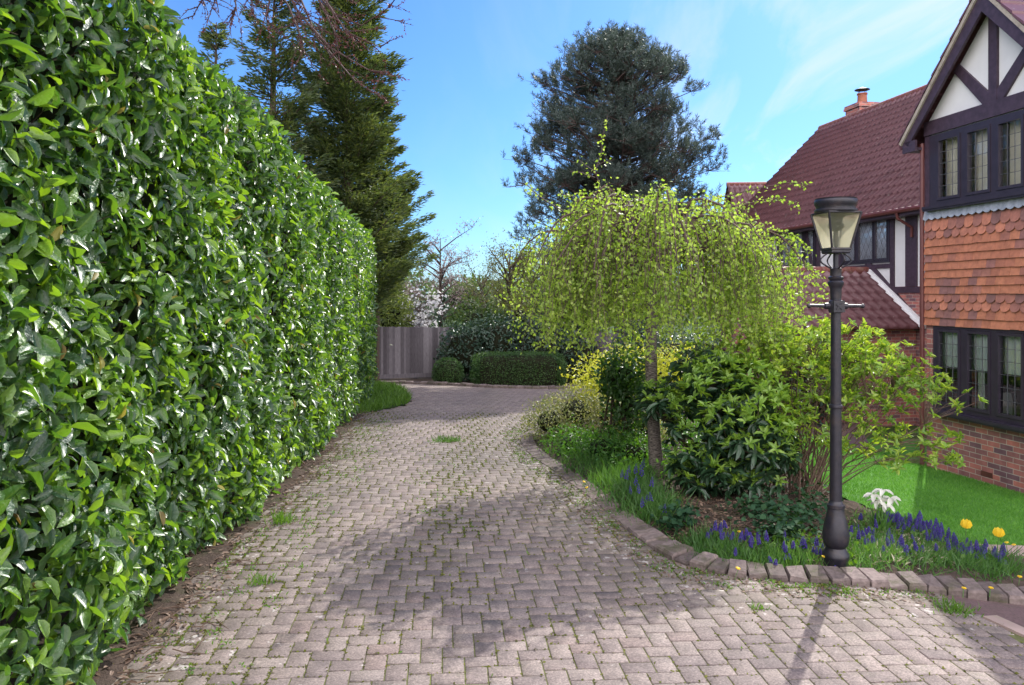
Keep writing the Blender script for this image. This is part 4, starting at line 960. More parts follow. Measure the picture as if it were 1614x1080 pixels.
def dist_kerb(x, y):
    k = KP[8:]; return np.min(np.hypot(np.asarray(x)[..., None]-k[:, 0], np.asarray(y)[..., None]-k[:, 1]), -1)
def moss_w(x, y):
    return np.where(y > 16, .01, .30 + 1.6*np.exp(-((x+.62+.02*(y-9))/.3)**2)*np.clip((y-5)/2, 0, 1) + 1.5*np.exp(-((x-hedge_x(y))/.75)**2) + 1.3*np.exp(-(dist_kerb(x, y)/.45)**2))*(.25+np.clip(np.sin(x*5.1)*np.sin(y*4.3)+.6, 0, 1.6))
# litter, twigs and weeds along the hedge foot and kerb
def strip_pts(n, y0, y1, o0, o1):
    y = y0 + (y1-y0)*rng.uniform(size=n)**1.4; x = hedge_x(y) + rng.uniform(o0, o1, n); return np.stack([x, y, gz(x, y)+.02], 1)
P = strip_pts(1700, 2.2, 16, -.2, .26); n = len(P)
tag(leaf_mesh('leaf_litter', P+[0, 0, .01], rdir(n)*[1, 1, .15], rdir(n, 2.5), rng.uniform(.025, .075, n), .024, TL_OVAL, M['litter']), 'brown dead leaves lying at the foot of the laurel hedge', 'leaf litter', kind='stuff')
mb = MB()
for p in strip_pts(130, 2.3, 13, -.1, .42):
    a = rnd.uniform(0, 6.28); l = rnd.uniform(.08, .42); q = [V(p)+V((math.cos(a), math.sin(a), 0))*l*t+V((0, 0, .012+rnd.uniform(0, .015)))+V((rnd.uniform(-.02, .02), rnd.uniform(-.02, .02), 0)) for t in (0, .35, .7, 1)]
    mb.tube(q, [.004, .0035, .003, .0015], 4)
tag(mb.build('fallen_twigs', M['azstem']), 'thin fallen twigs on the soil below the laurel hedge', 'twigs', kind='stuff')
# weeds in the joints, thickest near both edges and in the middle band
pw = []
def near_kerb(n, lo, hi, k0=10):
    i = rng.integers(36+k0, len(KP)-30, n); q = KP[i] + rng.normal(size=(n, 2))*.02
    t = KP[np.minimum(i+1, len(KP)-1)] - KP[i-1]; t /= np.maximum(np.linalg.norm(t, axis=1, keepdims=True), 1e-6); nn = np.stack([t[:, 1], -t[:, 0]], 1)
    return q + nn*rng.uniform(lo, hi, n)[:, None]
for c in strip_pts(190, 2.6, 15, .12, .75): pw += [(c, rnd.randint(4, 14), .05)]
for k in range(46):
    y = rnd.uniform(7, 12.5); x = -.95+(y-12)*-.03 + rnd.gauss(0, .22)+.1; pw += [((x, y, G(x, y)+.014), rnd.randint(3, 8), .03)]
for p in list(near_kerb(380, -.22, .30)):
    pw += [((p[0], p[1], G(*p)+.014), rnd.randint(4, 14), .055)]
PP = np.concatenate([np.array(c)+np.c_[rng.normal(size=(k, 2))*s*.7, np.zeros(k)] for c, k, s in pw])
PP = np.concatenate([PP, joint_pts(900, lambda x, y: moss_w(x, y)**2)]); n = len(PP); A = rdir(n, .9)
tag(leaf_mesh('small_weeds', PP, A, rdir(n), rng.uniform(.010, .034, n), .011, TL_OVAL, M['weed']), 'tiny green weeds growing in the joints of the block paving', 'weeds', kind='stuff')
P = np.concatenate([np.c_[near_kerb(2600, -.34, .05), np.zeros(2600)]]); P[:, 2] = gz(P[:, 0], P[:, 1])+.02
q = near_kerb(1900, -.12, .36); n = len(q); l = rng.uniform(.012, .04, n)
tag(leaf_mesh('kerb_litter', np.c_[q, gz(q[:, 0], q[:, 1])+.02], rdir(n)*[1, 1, .15], rdir(n, 2.5), l, l*.55, TL_OVAL, M['litter']), 'brown crumbs and dead leaves gathered along the kerb', 'leaf litter', kind='stuff')
# moss cushions in the joints
P2 = joint_pts(44000, moss_w); P2[:, :2] += rng.normal(size=(len(P2), 2))*.004; n = len(P2)
M['moss'] = leaf_mat('moss_cushion', [(0, (.06, .07, .014)), (.5, (.11, .125, .024)), (1, (.18, .18, .04))], rough=.8, trans=.2, spec=.2)
tag(leaf_mesh('moss', P2, rdir(n)*[1, 1, .35], rdir(n, 1.2), rng.uniform(.010, .026, n), .016, TL_TINY, M['moss']), 'yellowish moss lying along the paving joints', 'moss', kind='stuff')

def tuft(name, px, py, n, h, spread, m, label, cat, group=None):
    x, y = gp(px, py); o = empty(name, (x, y, G(x, y)+.015), label=label, cat=cat, group=group) if False else None
    q = rng.normal(size=(n, 2))*spread; P = np.c_[q, np.zeros(n)]; A = np.c_[rng.normal(size=(n, 2))*.45 + q*2.0, np.ones(n)]
    ob = leaf_mesh(name, P, A, rdir(n)*[1, 1, .2], h*rng.uniform(.5, 1.2, n), .008, TL_BLADE, m); ob.location = (x, y, G(x, y)+.012)
    return tag(ob, label, cat, group)
tuft('grass_tuft', 703, 697, 230, .10, .10, M['grass'], 'green grass tuft growing alone in the middle of the drive', 'grass tuft')
tuft('weed_clump', 444, 826, 150, .11, .06, M['weed'], 'bright green weed clump at the hedge foot beside the paving', 'weed')
tuft('weed_clump', 408, 922, 80, .06, .05, M['weed'], 'low weed growing between blocks below the near hedge', 'weed')
tuft('weed_clump', 1500, 966, 150, .07, .07, M['weed'], 'weed clump at the kerb foot beside the tarmac path', 'weed')
tuft('weed_clump', 1195, 962, 40, .035, .035, M['weed'], 'tiny weed between paving blocks in front of the lamp post', 'weed')
# rough grass mound at the hedge end
n = 7000; pts = scatter(MOUND + [(MOUND[-1][0]-1.6, MOUND[-1][1]), (hedge_x(16)-.1, 16)], n, gz)
cxm, cym = np.mean([p[0] for p in MOUND]), np.mean([p[1] for p in MOUND])
hgt = .34*np.exp(-(((pts[:, 0]-cxm+.5)/1.1)**2 + ((pts[:, 1]-cym)/2.2)**2))
pts[:, 2] += hgt*.75
tag(blades('grass_bank', pts, .17, .012, M['weed'], .5), 'bank of long rough grass at the far end of the laurel hedge', 'grass')
mb_xs = np.arange(-6, -1.5, .1); mb_ys = np.arange(12.5, 24, .1)
grid_sheet('bank_soil', mb_xs, mb_ys, lambda x, y: gz(x, y) + .01 + .34*.75*np.exp(-(((x-cxm+.5)/1.1)**2 + ((y-cym)/2.2)**2)), M['grassland'], keep=lambda x, y: inpoly(MOUND + [(MOUND[-1][0]-1.6, MOUND[-1][1]), (hedge_x(16)-.1, 16)], x, y))

# ------------------------------------------------------------------ shrub builders
def ell(n, c, r, lo=.55, up=None):
    d = rdir(n, 0); 
    if up is not None: d[:, 2] = np.where(d[:, 2] < up, -d[:, 2]*rng.uniform(0, 1, n), d[:, 2])
    return np.array(c) + d*np.array(r)*(rng.uniform(lo**3, 1, n)**(1/3))[:, None], d
def stems(targets, bases, r0, m, parent, kmain=14, name='stem', sag=.1, tipr=.0022):
    mb = MB(); T_ = np.array(targets); main = rng.choice(len(T_), min(kmain, len(T_)), replace=False); curves = []
    for i in main:
        b = V(bases[rnd.randrange(len(bases))]); t = V(T_[i]); mid1 = b.lerp(t, .35) + V((rnd.uniform(-.08, .08), rnd.uniform(-.08, .08), .16)); mid2 = b.lerp(t, .7) + V((rnd.uniform(-.06, .06), rnd.uniform(-.06, .06), .10))
        c = [b, mid1, mid2, t]; curves.append(c); mb.tube(c, [r0*rnd.uniform(.7, 1.1), r0*.75, r0*.5, tipr], 5, cap=False)
    CP = np.array([[tuple(c[1].lerp(c[2], q)) for q in (0, .35, .7, 1)] for c in curves]).reshape(-1, 3)
    for i in range(len(T_)):
        if i in main: continue
        t = V(T_[i]); dd = np.linalg.norm(CP - T_[i] - [0, 0, -.1], axis=1) + (CP[:, 2] > T_[i][2])*.3
        b = V(CP[np.argmin(dd)]); mid = b.lerp(t, .5) + V((rnd.uniform(-.04, .04), rnd.uniform(-.04, .04), rnd.uniform(-.02, .06)))
        mb.tube([b, mid, t], [r0*.38, r0*.28, tipr], 4, cap=False)
    return mb.build(name, m, parent)
def whorls(P, k, L, spread=.9, upb=.5):
    """k leaves radiating from each tip"""
    n = len(P); PP = np.repeat(P, k, 0); ax = rdir(n, 1.2); AX = np.repeat(ax, k, 0)
    u = unit(np.cross(AX, np.array([.3, .5, .1]))); w = np.cross(AX, u); th = np.tile(np.arange(k)*2*math.pi/k, n) + rng.normal(size=n*k)*.35 + np.repeat(rng.uniform(0, 6, n), k)
    rad = u*np.cos(th)[:, None] + w*np.sin(th)[:, None]; el = np.clip(rng.normal(upb, .3, n*k), -.3, 1.3)[:, None]
    A = rad*spread + AX*el; N = AX - rad*el*.4 + rng.normal(size=(n*k, 3))*.15
    return PP + rng.normal(size=PP.shape)*.006, A, N, L*rng.uniform(.6, 1.15, n*k)
def fluff(P, k, L, s):
    n = len(P); PP = np.repeat(P, k, 0) + rng.normal(size=(n*k, 3))*s; return PP, rdir(n*k, .2), rdir(n*k, .7), L*rng.uniform(.6, 1.2, n*k)

def local(root, P): return np.asarray(P) - np.array(root.location)

# azalea behind the lamp post
az = empty('azalea', (3.12, 8.6, G(3.12, 8.6)), label='twiggy shrub with pale green leaf whorls and many bare stems behind the lamp post', cat='shrub')
Pz = np.concatenate([ell(400, (3.35, 8.6, 1.25), (1.02, .75, .60), .5, -.1)[0], ell(140, (4.05, 8.5, .95), (.85, .6, .45), .5, -.2)[0], ell(120, (3.4, 8.3, .75), (.85, .5, .38), .4)[0], ell(110, (3.3, 8.3, 1.15), (.9, .4, .45), .5)[0], ell(60, (4.25, 8.35, .45), (.6, .5, .26), .4)[0], ell(90, (2.75, 8.9, 1.45), (.7, .5, .32), .3)[0], ell(46, (2.75, 8.5, .75), (.55, .5, .45), .6)[0],
     np.array([tuple(at(px, py, 8.0)) for px, py in ((1545, 632), (1525, 618), (1508, 640), (1490, 612), (1512, 690), (1480, 700), (1470, 655), (1450, 590), (1465, 560), (1430, 545), (1440, 720), (1415, 740))])])
Pz = Pz[Pz[:, 2] > gz(Pz[:, 0], Pz[:, 1]) + .28]
pp, a, nn, l = whorls(Pz, 9, .084, .9, .55)
leaf_mesh('foliage', local(az, pp), a, nn, l, l*.36, TL_LANCE, M['azalea'], az, True)
stems(local(az, Pz), [(rnd.gauss(0, .20), rnd.gauss(0, .16), -.05) for _ in range(30)], .0085, M['azstem'], az, 90)
# rhododendron between the birch trunk and the azalea
rh = empty('rhododendron', (2.1, 8.55, G(2.1, 8.55)), label='dark leathery leaved evergreen shrub with fresh green shoots beside the birch trunk', cat='shrub')
Pr = np.concatenate([ell(230, (2.0, 8.5, .84), (.78, .6, .66), .5, -.7)[0], ell(110, (2.45, 8.25, .42), (.6, .45, .42), .3)[0], ell(50, (2.05, 8.2, .2), (.4, .35, .25), .3)[0], ell(9, (1.5, 8.5, .8), (.28, .3, .42), .3)[0], ell(6, (1.4, 8.8, .35), (.25, .3, .3), .3)[0]])
Pr = Pr[Pr[:, 2] > gz(Pr[:, 0], Pr[:, 1]) + .07]; Pr = Pr[Pr[:, 0] + .2*np.sin(Pr[:, 2]*9) > 1.62]
pp, a, nn, l = whorls(Pr, 10, .15, 1.0, -.05); leaf_mesh('foliage', local(rh, pp), a, nn, l, l*.36, TL_LAUREL, M['rhodo'], rh, True)
Pn = np.concatenate([Pr[rng.uniform(size=len(Pr)) < .85] + [0, -.05, .06], ell(170, (2.3, 8.15, .85), (.68, .55, .62), .85, -.5)[0]])
pp, a, nn, l = whorls(Pn, 8, .10, .85, .6); leaf_mesh('young_shoot', local(rh, pp), a, nn, l, l*.34, TL_LANCE, M['rhodo_new'], rh, True)
stems(local(rh, Pr), [(rnd.gauss(0, .1), rnd.gauss(0, .1), -.05) for _ in range(9)], .02, M['bark'], rh, 26)

def blob_bush(name, label, base, lobes, n, L, wr, m, T=TL_OVAL, core=True, rough=.14, cat='shrub', coremat='dark_twig', upn=.5, depth=.25, trunks=6):
    """shrub or hedge made of lobes (centre, radii, power); leaves lie through the outer shell"""
    root = empty(name, (base[0], base[1], G(*base)), label=label, cat=cat)
    PP, NN = [], []; vol = [r[0]*r[1]+r[1]*r[2]+r[0]*r[2] for c, r, p in lobes]
    for (c, r, p), v in zip(lobes, vol):
        k = int(n*v/sum(vol)); d = rdir(k); s = (np.abs(d)**p).sum(1)**(-1/p); f = 1 - rng.uniform(0, 1, k)**1.5*depth + rough*.5*(np.sin(d[:, 0]*7+c[0])*np.sin(d[:, 2]*8+c[2])*np.cos(d[:, 1]*6)) + rng.normal(size=k)*rough*.2
        PP.append(np.array(c) + d*s[:, None]*np.array(r)*f[:, None]); NN.append(d/np.array(r))
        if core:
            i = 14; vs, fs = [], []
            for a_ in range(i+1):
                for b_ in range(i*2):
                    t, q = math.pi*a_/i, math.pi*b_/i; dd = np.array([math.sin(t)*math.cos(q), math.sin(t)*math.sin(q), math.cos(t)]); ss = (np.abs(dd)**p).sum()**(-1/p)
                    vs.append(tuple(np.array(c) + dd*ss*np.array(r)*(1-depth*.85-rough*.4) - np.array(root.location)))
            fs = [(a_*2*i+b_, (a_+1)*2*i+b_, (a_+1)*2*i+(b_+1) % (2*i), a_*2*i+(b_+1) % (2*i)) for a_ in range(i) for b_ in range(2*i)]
            mb = MB(); mb.add(vs, fs); mb.build('dark_twig_core', M[coremat], root)  # dark solid core stands for the shaded twigs inside
    P, N = np.concatenate(PP), unit(np.concatenate(NN)); k = P[:, 2] > gz(P[:, 0], P[:, 1]) - .02; P, N = P[k], N[k]; n = len(P)
    l = L*rng.uniform(.65, 1.25, n)
    leaf_mesh('foliage', local(root, P), N*.5 + rdir(n, .1)*.9, N + rdir(n, upn)*.75, l, l*wr, T, M[m], root, False)
    mb = MB()
    for _ in range(trunks):
        c = lobes[rnd.randrange(len(lobes))][0]; b = V((rnd.gauss(0, .15)+ (c[0]-base[0])*.6, rnd.gauss(0, .1), -.1)); mb.tube([b, b.lerp(V(c)-root.location, .5)+V((.05, 0, 0)), V(c)-root.location], [.025, .018, .008], 5)
    if trunks: mb.build('stem', M['bark'], root)
    return root
d = 13.0; c = at(1010, 600, d)
blob_bush('golden_shrub', 'bright yellow leaved shrub behind the birch trunk', (c.x, d), [((at(955, 585, d).x, d, .72), (.62, .6, .45), 2), ((at(1010, 575, d).x, d+.2, .85), (.65, .6, .42), 2), ((at(1075, 572, d).x, d, .88), (.6, .55, .38), 2), ((at(940, 610, d-.4).x, d-.4, .42), (.4, .5, .45), 2)], 5200, .062, .5, 'gold', rough=.6, depth=.6, core=False, trunks=16)
d = 10.6
blob_bush('holly', 'dark green glossy bush left of the birch trunk', (at(985, 680, d).x, d), [((at(985, 590, d).x, d, 1.02), (.32, .35, .36), 2), ((at(990, 640, d).x, d, .55), (.30, .35, .45), 2), ((at(965, 585, d).x, d, .98), (.2, .3, .3), 2)], 2000, .075, .5, 'holly', T=TL_LAUREL, rough=.6, depth=.5)
d = 11.6
blob_bush('cotoneaster', 'low arching variegated shrub spilling over the kerb at the bend of the drive', (at(905, 690, d).x, d), [((at(868, 668, d).x, d+.5, .12), (.42, .8, .36), 2), ((at(915, 648, d).x, d+.6, .25), (.55, .7, .42), 2), ((at(970, 650, d).x, d+.2, .22), (.5, .6, .42), 2), ((at(1000, 670, d).x, d-.5, .15), (.5, .5, .45), 2)], 9500, .042, .5, 'varieg', rough=.45, depth=.45, trunks=12)
d = 10.2
blob_bush('periwinkle', 'green leafy ground cover with small leaves under the variegated shrub', (at(930, 705, d).x, d), [((at(900, 705, d+.6).x, d+.6, .02), (.4, .6, .25), 2), ((at(950, 700, d).x, d, .08), (.5, .5, .3), 2), ((at(1000, 715, d-.3).x, d-.3, .06), (.45, .4, .3), 2)], 5200, .042, .45, 'ground_leaf', rough=.5, depth=.5, trunks=0)
# far border: dark shrubs, clipped hedge and ball
d = 26.3
blob_bush('dark_laurel_shrub', 'large dark evergreen shrub mass behind the clipped box hedge', (.3, d), [((at(735, 560, d).x, d, .1), (.9, .8, 1.0), 2.3), ((at(780, 545, d).x, d+.4, .25), (1.1, .9, 1.15), 2.3), ((at(850, 545, d).x, d+.3, .25), (1.2, .9, 1.1), 2.3), ((at(905, 565, d).x, d, .0), (.8, .8, 1.0), 2.3)], 9000, .13, .42, 'dark_laurel', T=TL_LAUREL, rough=.25)
d = 25.0
blob_bush('box_hedge', 'low clipped rectangular box hedge along the far kerb', (at(817, 600, d).x, d), [((at(817, 588, d).x, d, -.38), (1.48, .6, .62), 7)], 15000, .045, .55, 'privet', rough=.10, depth=.15, cat='hedge')
d = 24.9
blob_bush('box_ball', 'small round clipped box ball left of the low box hedge', (at(706, 600, d).x, d), [((at(706, 590, d).x, d, -.42), (.50, .48, .5), 2.2)], 5200, .042, .55, 'privet', rough=.08, depth=.16)
d = 20.0
blob_bush('dark_hedge', 'dark evergreen hedge in the shade behind the weeping birch', (at(1130, 560, d).x, d), [((at(1100, 560, d).x, d+1.0, .1), (1.6, .8, 1.0), 3), ((at(1200, 560, d).x, d-2.6, .2), (.9, .7, 1.0), 3)], 5200, .11, .45, 'dark_laurel', rough=.25)

# ------------------------------------------------------------------ weeping birch
BX, BY = 1.66, 9.1; bz = G(BX, BY)
birch = empty('weeping_birch', (BX, BY, bz), label='weeping birch with umbrella crown of fresh yellow green leaves and pale trunk', cat='tree')
mb = MB(); tp = [(0.04, 0, -.1), (.03, 0, .05), (.0, .0, .5), (-.03, .02, 1.1), (-.04, .0, 1.7), (-.03, 0, 2.3), (-.06, .02, 2.6)]
mb.tube(tp, [.115, .088, .074, .070, .066, .062, .05], 14); mb.build('trunk', M['birchbark'], birch, True)
def arc(th, rmax, zt, zend):
    p = []; q = rnd.uniform(-.35, .35)
    for i in range(12):
        t = i/11; r = rmax*t**.85; z = 2.35-0 + (zt-2.35)*math.sin(min(t/.55, 1)*math.pi/2) - (zt-zend)*max((t-.5)/.5, 0)**3.0
        a = th + q*t; p.append(V((math.cos(a)*r - .04, math.sin(a)*r, z + rnd.uniform(-.03, .03))))
    return p
br, tw = MB(), MB(); LP, LA = [], []
nA = 60
for k in range(nA):
    th = 2*math.pi*k/nA + rnd.uniform(-.25, .25)
    rm = (1.55 + .25*max(math.cos(th), 0))*rnd.uniform(.55, 1.04); zt = rnd.uniform(2.75, 3.42) - .1*max(0, math.cos(th)); ze = rnd.uniform(2.2, 2.75)
    c = arc(th, rm, zt, ze); br.tube(c, [.026*(1-i/12.5)+.003 for i in range(12)], 5, cap=False)
    for i in range(3, 12):
        for _ in range(2 if i < 7 else 3):
            s = c[i] if i == 11 else c[i].lerp(c[i+1], rnd.random()); s = s + V((rnd.gauss(0, .07), rnd.gauss(0, .07), rnd.gauss(0, .04))); r = math.hypot(s.x, s.y)
            zb = rnd.uniform(1.5, 2.15) if r > .85 else rnd.uniform(1.72, 2.6)
            zb = min(zb, s.z-.2); l = s.z-zb; out = V((s.x, s.y, 0)).normalized()*rnd.uniform(-.02, .26)*min(l, 1); pts_ = []
            side = V((rnd.uniform(-.2, .2), rnd.uniform(-.2, .2), 0)); m_ = 6
            for j in range(m_+1):
                t = j/m_; pts_.append(s + out*math.sin(t*1.5) + side*t*t - V((0, 0, l*(t**1.25))) + V((rnd.uniform(-.022, .022), rnd.uniform(-.022, .022), 0)))
            tw.tube(pts_, [.005-.0007*j for j in range(m_+1)], 3, cap=False)
            nl = int(l*(6 if r < .75 else 33))
            for _ in range(nl):
                j = rnd.uniform(0, m_-.01); q = pts_[int(j)].lerp(pts_[int(j)+1], j % 1)
                LP.append(q + V((rnd.gauss(0, .022), rnd.gauss(0, .022), 0))); LA.append((rnd.gauss(0, .6), rnd.gauss(0, .6), -.6+rnd.gauss(0, .4)))
    for i in range(3, 11):
        for _ in range(10): LP.append(c[i].lerp(c[i+1], rnd.random()) + V((rnd.gauss(0, .08), rnd.gauss(0, .08), rnd.uniform(-.06, .10)))); LA.append((rnd.gauss(0, .7), rnd.gauss(0, .7), rnd.uniform(-.7, .3)))
B0 = V((BX, BY, bz))
def shoot(pxs, dd, nl, r=.007):
    pts_ = [at(x, y, dd) - B0 for x, y in pxs]; br.tube(pts_, [r*(1-i/len(pts_))+.0015 for i in range(len(pts_))], 5, cap=False)
    for _ in range(nl):
        j = rnd.uniform(.3, len(pts_)-1.01); q = pts_[int(j)].lerp(pts_[int(j)+1], j % 1); LP.append(q+V((rnd.gauss(0, .02), rnd.gauss(0, .02), rnd.gauss(0, .02)))); LA.append((rnd.gauss(0, .8), rnd.gauss(0, .6), -.4+rnd.gauss(0, .5)))
shoot([(985, 360), (950, 305), (938, 270), (948, 240), (950, 215), (958, 180)], 9.1, 42)
shoot([(938, 270), (925, 262), (912, 252)], 9.1, 8, .003); shoot([(938, 280), (915, 272), (898, 270)], 9.1, 10, .003); shoot([(940, 262), (952, 255), (968, 252)], 9.1, 10, .003)
shoot([(1060, 345), (1130, 312), (1190, 298), (1240, 288), (1280, 292)], 9.0, 90, .010); shoot([(1150, 330), (1200, 315), (1235, 312), (1262, 330)], 8.7, 60)
shoot([(900, 340), (862, 318), (838, 300), (830, 290)], 9.2, 45); shoot([(1000, 345), (1060, 320), (1110, 318), (1150, 325)], 8.8, 50); shoot([(950, 340), (905, 310), (880, 305)], 8.9, 40); shoot([(1100, 350), (1108, 325), (1106, 308)], 9.3, 6, .012)
shoot([(1240, 400), (1275, 418), (1296, 440), (1300, 470)], 8.9, 50); shoot([(1200, 360), (1250, 370), (1280, 400)], 8.8, 60)
br.build('branch', M['twig'], birch); tw.build('hanging_twig', M['twig'], birch)
LP = np.array([tuple(p) for p in LP]); LA = np.array(LA); n = len(LP)
leaf_mesh('foliage', LP + rng.normal(size=(n, 3))*.008, LA, rdir(n, .3), .046*rng.uniform(.6, 1.2, n), .032, TL_TINY, M['birch'], birch)

# ------------------------------------------------------------------ the big pine
PDX = 28.0; pb = at(975, 600, PDX); pz0 = G(pb.x, PDX)
pine = empty('pine_tree', (pb.x, PDX, pz0), label='large dark blue green pine tree rising behind the weeping birch', cat='tree')
topz = at(975, 62, PDX).z - pz0
def pine_half(y):
    return np.interp(y, [50, 78, 100, 135, 170, 215, 260, 300, 345, 385, 440], [12, 48, 95, 118, 128, 148, 162, 166, 158, 130, 90])/FPX*PDX
limbs, mbt = [], MB()
mbt.tube([(0, 0, -.2), (.05, 0, 2), (0, .05, 5), (-.1, 0, 7.5), (-.05, 0, topz)], [.26, .22, .17, .10, .02], 10); mbt.build('trunk', M['bark'], pine, True)
mbt = MB(); C_ = []
for k in range(400):
    py = 62 + 370*rnd.random()**.9; hw = float(pine_half(py)); th = rnd.uniform(0, 6.283); rr = hw*rnd.uniform(.3, .97)
    if py > 210 and rnd.random() < .15: rr *= .6
    z = at(0, py, PDX).z - pz0; tip = V((math.cos(th)*rr - .15, math.sin(th)*rr, z + rnd.uniform(-.1, .1))); zb = max(z - rr*rnd.uniform(.2, .6), 2.0)
    b = V((0, 0, min(zb, topz-.8))); mbt.tube([b, b.lerp(tip, .5)+V((0, 0, -.12)), tip], [.055, .035, .012], 4, cap=False); C_.append((tip, rr))
for px, py, dx in ((815, 372, 0), (830, 345, .3), (820, 250, .2), (1125, 215, 0), (1128, 265, .2), (850, 130, 0), (1100, 140, 0), (975, 60, 0), (1060, 105, 0), (1085, 112, 0), (905, 88, 0), (925, 78, 0), (1010, 70, 0)):
    tip = at(px, py, PDX+dx) - V((pb.x, PDX, pz0)); b = V((0, 0, max(tip.z-1.0, 2.4))); mbt.tube([b, b.lerp(tip, .5)+V((0, 0, -.1)), tip], [.05, .03, .012], 4, cap=False); C_.append((tip, .8))
TP, TA = [], []
for tip, rr in C_:
    k = rnd.randint(15, 22); o = V((tip.x, tip.y, 0)); o = o.normalized() if o.length > .05 else V((0, 0, 1))
    for _ in range(k):
        q = tip + V((rnd.gauss(0, .25), rnd.gauss(0, .25), rnd.gauss(.0, .16))) - o*rnd.uniform(0, .45); a = o*rnd.uniform(.1, .7) + V((rnd.gauss(0, .3), rnd.gauss(0, .3), rnd.uniform(.5, 1.1))); TP.append(tuple(q)); TA.append(tuple(a.normalized()))
        if rnd.random() < .9: mbt.tube([tip - o*.25 - V((0, 0, .1)), q], [.010, .006], 3, cap=False)
mbt.build('branch', M['twig'], pine)
TP, TA = np.array(TP), np.array(TA); k = 36; n = len(TP)
t = rng.uniform(0, .30, n*k); P = np.repeat(TP, k, 0) + np.repeat(TA, k, 0)*t[:, None]; A = np.repeat(TA, k, 0)*.8 + rdir(n*k)*.8
leaf_mesh('foliage', P, A, rdir(n*k), .165*rng.uniform(.7, 1.2, n*k), .018, TL_TINY, M['pine'], pine)

# ------------------------------------------------------------------ cypress trees behind the hedge
def cypress(px, dist, ytop, halfw, label, nb=150, dens=1.0, sparse_top=True, zlow=.8):
    b = at(px, 600, dist); z0 = G(b.x, dist); root = empty('cypress_tree', (b.x, dist, z0), label=label, cat='tree'); H = at(0, ytop, dist).z - z0
    mb = MB(); mb.tube([(0, 0, -.2), (.05, .0, H*.3), (-.05, .05, H*.65), (.02, 0, H)], [.2, .16, .09, .012], 8); mb.build('trunk', M['bark'], root, True)
    mb = MB(); P, A = [], []
    for k in range(nb):
        f = rnd.random()**.85; z = zlow + (H-zlow)*f; w = float(np.interp(f, [0, .25, .5, .75, 1], halfw))*rnd.uniform(.5, 1.12); th = rnd.uniform(0, 6.283); o = V((math.cos(th), math.sin(th), 0))
        s = V((0, 0, z - w*.45)); tip = s + o*w + V((0, 0, w*rnd.uniform(.25, .75))); mid = s.lerp(tip, .5) + V((0, 0, -.08*w)); c = [s, mid, tip]; mb.tube(c, [.03, .018, .004], 4, cap=False)
        ml = int((60 + 75*w)*dens*(1.0 if f < .62 or not sparse_top else .8)); side = o.cross(V((0, 0, 1)))
        for _ in range(ml):
            t = rnd.random()**.65; q = (s.lerp(mid, t*2) if t < .5 else mid.lerp(tip, t*2-1)); sp = .30*w*(1.08-t)+.03
            off = side*rnd.gauss(0, sp) + V((0, 0, rnd.gauss(-.02, sp*.45))) + o*rnd.gauss(0, .05); P.append(tuple(q+off)); a = o*.75 + side*(off.dot(side)*2.2) + V((rnd.gauss(0, .25), rnd.gauss(0, .25), rnd.uniform(-.15, .55))); A.append(tuple(a))
    mb.build('branch', M['bark'], root)
    P, A = np.array(P), np.array(A); n = len(P); leaf_mesh('foliage', P, A, rdir(n, .4), rng.uniform(.08, .24, n), .04, TL_TINY, M['conifer'], root)
cypress(548, 22.5, -70, [2.0, 2.1, 1.75, 1.35, .35], 'tall dark cypress with ragged feathery branches behind the far end of the laurel hedge', 270, 2.2, True, 2.6)
cypress(432, 20.5, -60, [1.7, 1.7, 1.5, 1.05, .35], 'dark cypress standing behind the laurel hedge under the bare budding twigs', 170, 1.4)
cypress(340, 21.5, 35, [1.2, 1.3, 1.1, .75, .2], 'smaller cypress top showing above the laurel hedge furthest left', 80, 1.0)
cypress(588, 24.5, 190, [1.7, 1.9, 1.6, 1.15, .4], 'shorter olive green cypress right of the tallest one', 150, 1.9, False, 3.2)

# ------------------------------------------------------------------ bare budding tree overhanging the hedge
bt = empty('budding_tree', (-5.4, 9.6, G(-5.4, 9.6)), label='nearly bare tree with reddish buds overhanging the top of the laurel hedge', cat='tree')
B1 = V(bt.location); mb = MB(); crown_pt = at(330, -330, 9.8) - B1
mb.tube([(0, 0, -.2), (.1, 0, 2.0), (.5, .1, 4.5), tuple(crown_pt)], [.17, .14, .10, .06], 10); mb.build('trunk', M['bark'], bt, True)
mb = MB(); BP, BA = [], []
def twiggy(pts_, r, lvl):
    m_ = len(pts_); mb.tube(pts_, [r*(1-.8*i/(m_-1)) for i in range(m_)], 5 if lvl == 0 else 4, cap=False)
    L2 = sum((pts_[i+1]-pts_[i]).length for i in range(m_-1))
    for _ in range(int(L2*(46 if lvl else 30))):
        j = rnd.uniform(0, m_-1.01); q = pts_[int(j)].lerp(pts_[int(j)+1], j % 1); BP.append(tuple(q)); dd = (pts_[int(j)+1]-pts_[int(j)]).normalized(); BA.append(tuple(dd*.8+V((rnd.gauss(0, .6), rnd.gauss(0, .6), rnd.gauss(0, .6)))))
    if lvl >= 2: return
    for _ in range(int(L2*(6 if lvl == 0 else 5))):
        j = rnd.uniform(.5, m_-1.01); q = pts_[int(j)].lerp(pts_[int(j)+1], j % 1); dd = (pts_[int(j)+1]-pts_[int(j)]).normalized()
        d2 = (dd + V((rnd.gauss(0, .55), rnd.gauss(0, .55), rnd.gauss(0, .55)))).normalized(); l = rnd.uniform(.15, .5)*(1 if lvl == 0 else .6)
        twiggy([q, q+d2*l*.5+V((0, 0, .015)), q+d2*l+V((rnd.gauss(0, .03), 0, rnd.gauss(0, .03)))], r*.4, lvl+1)
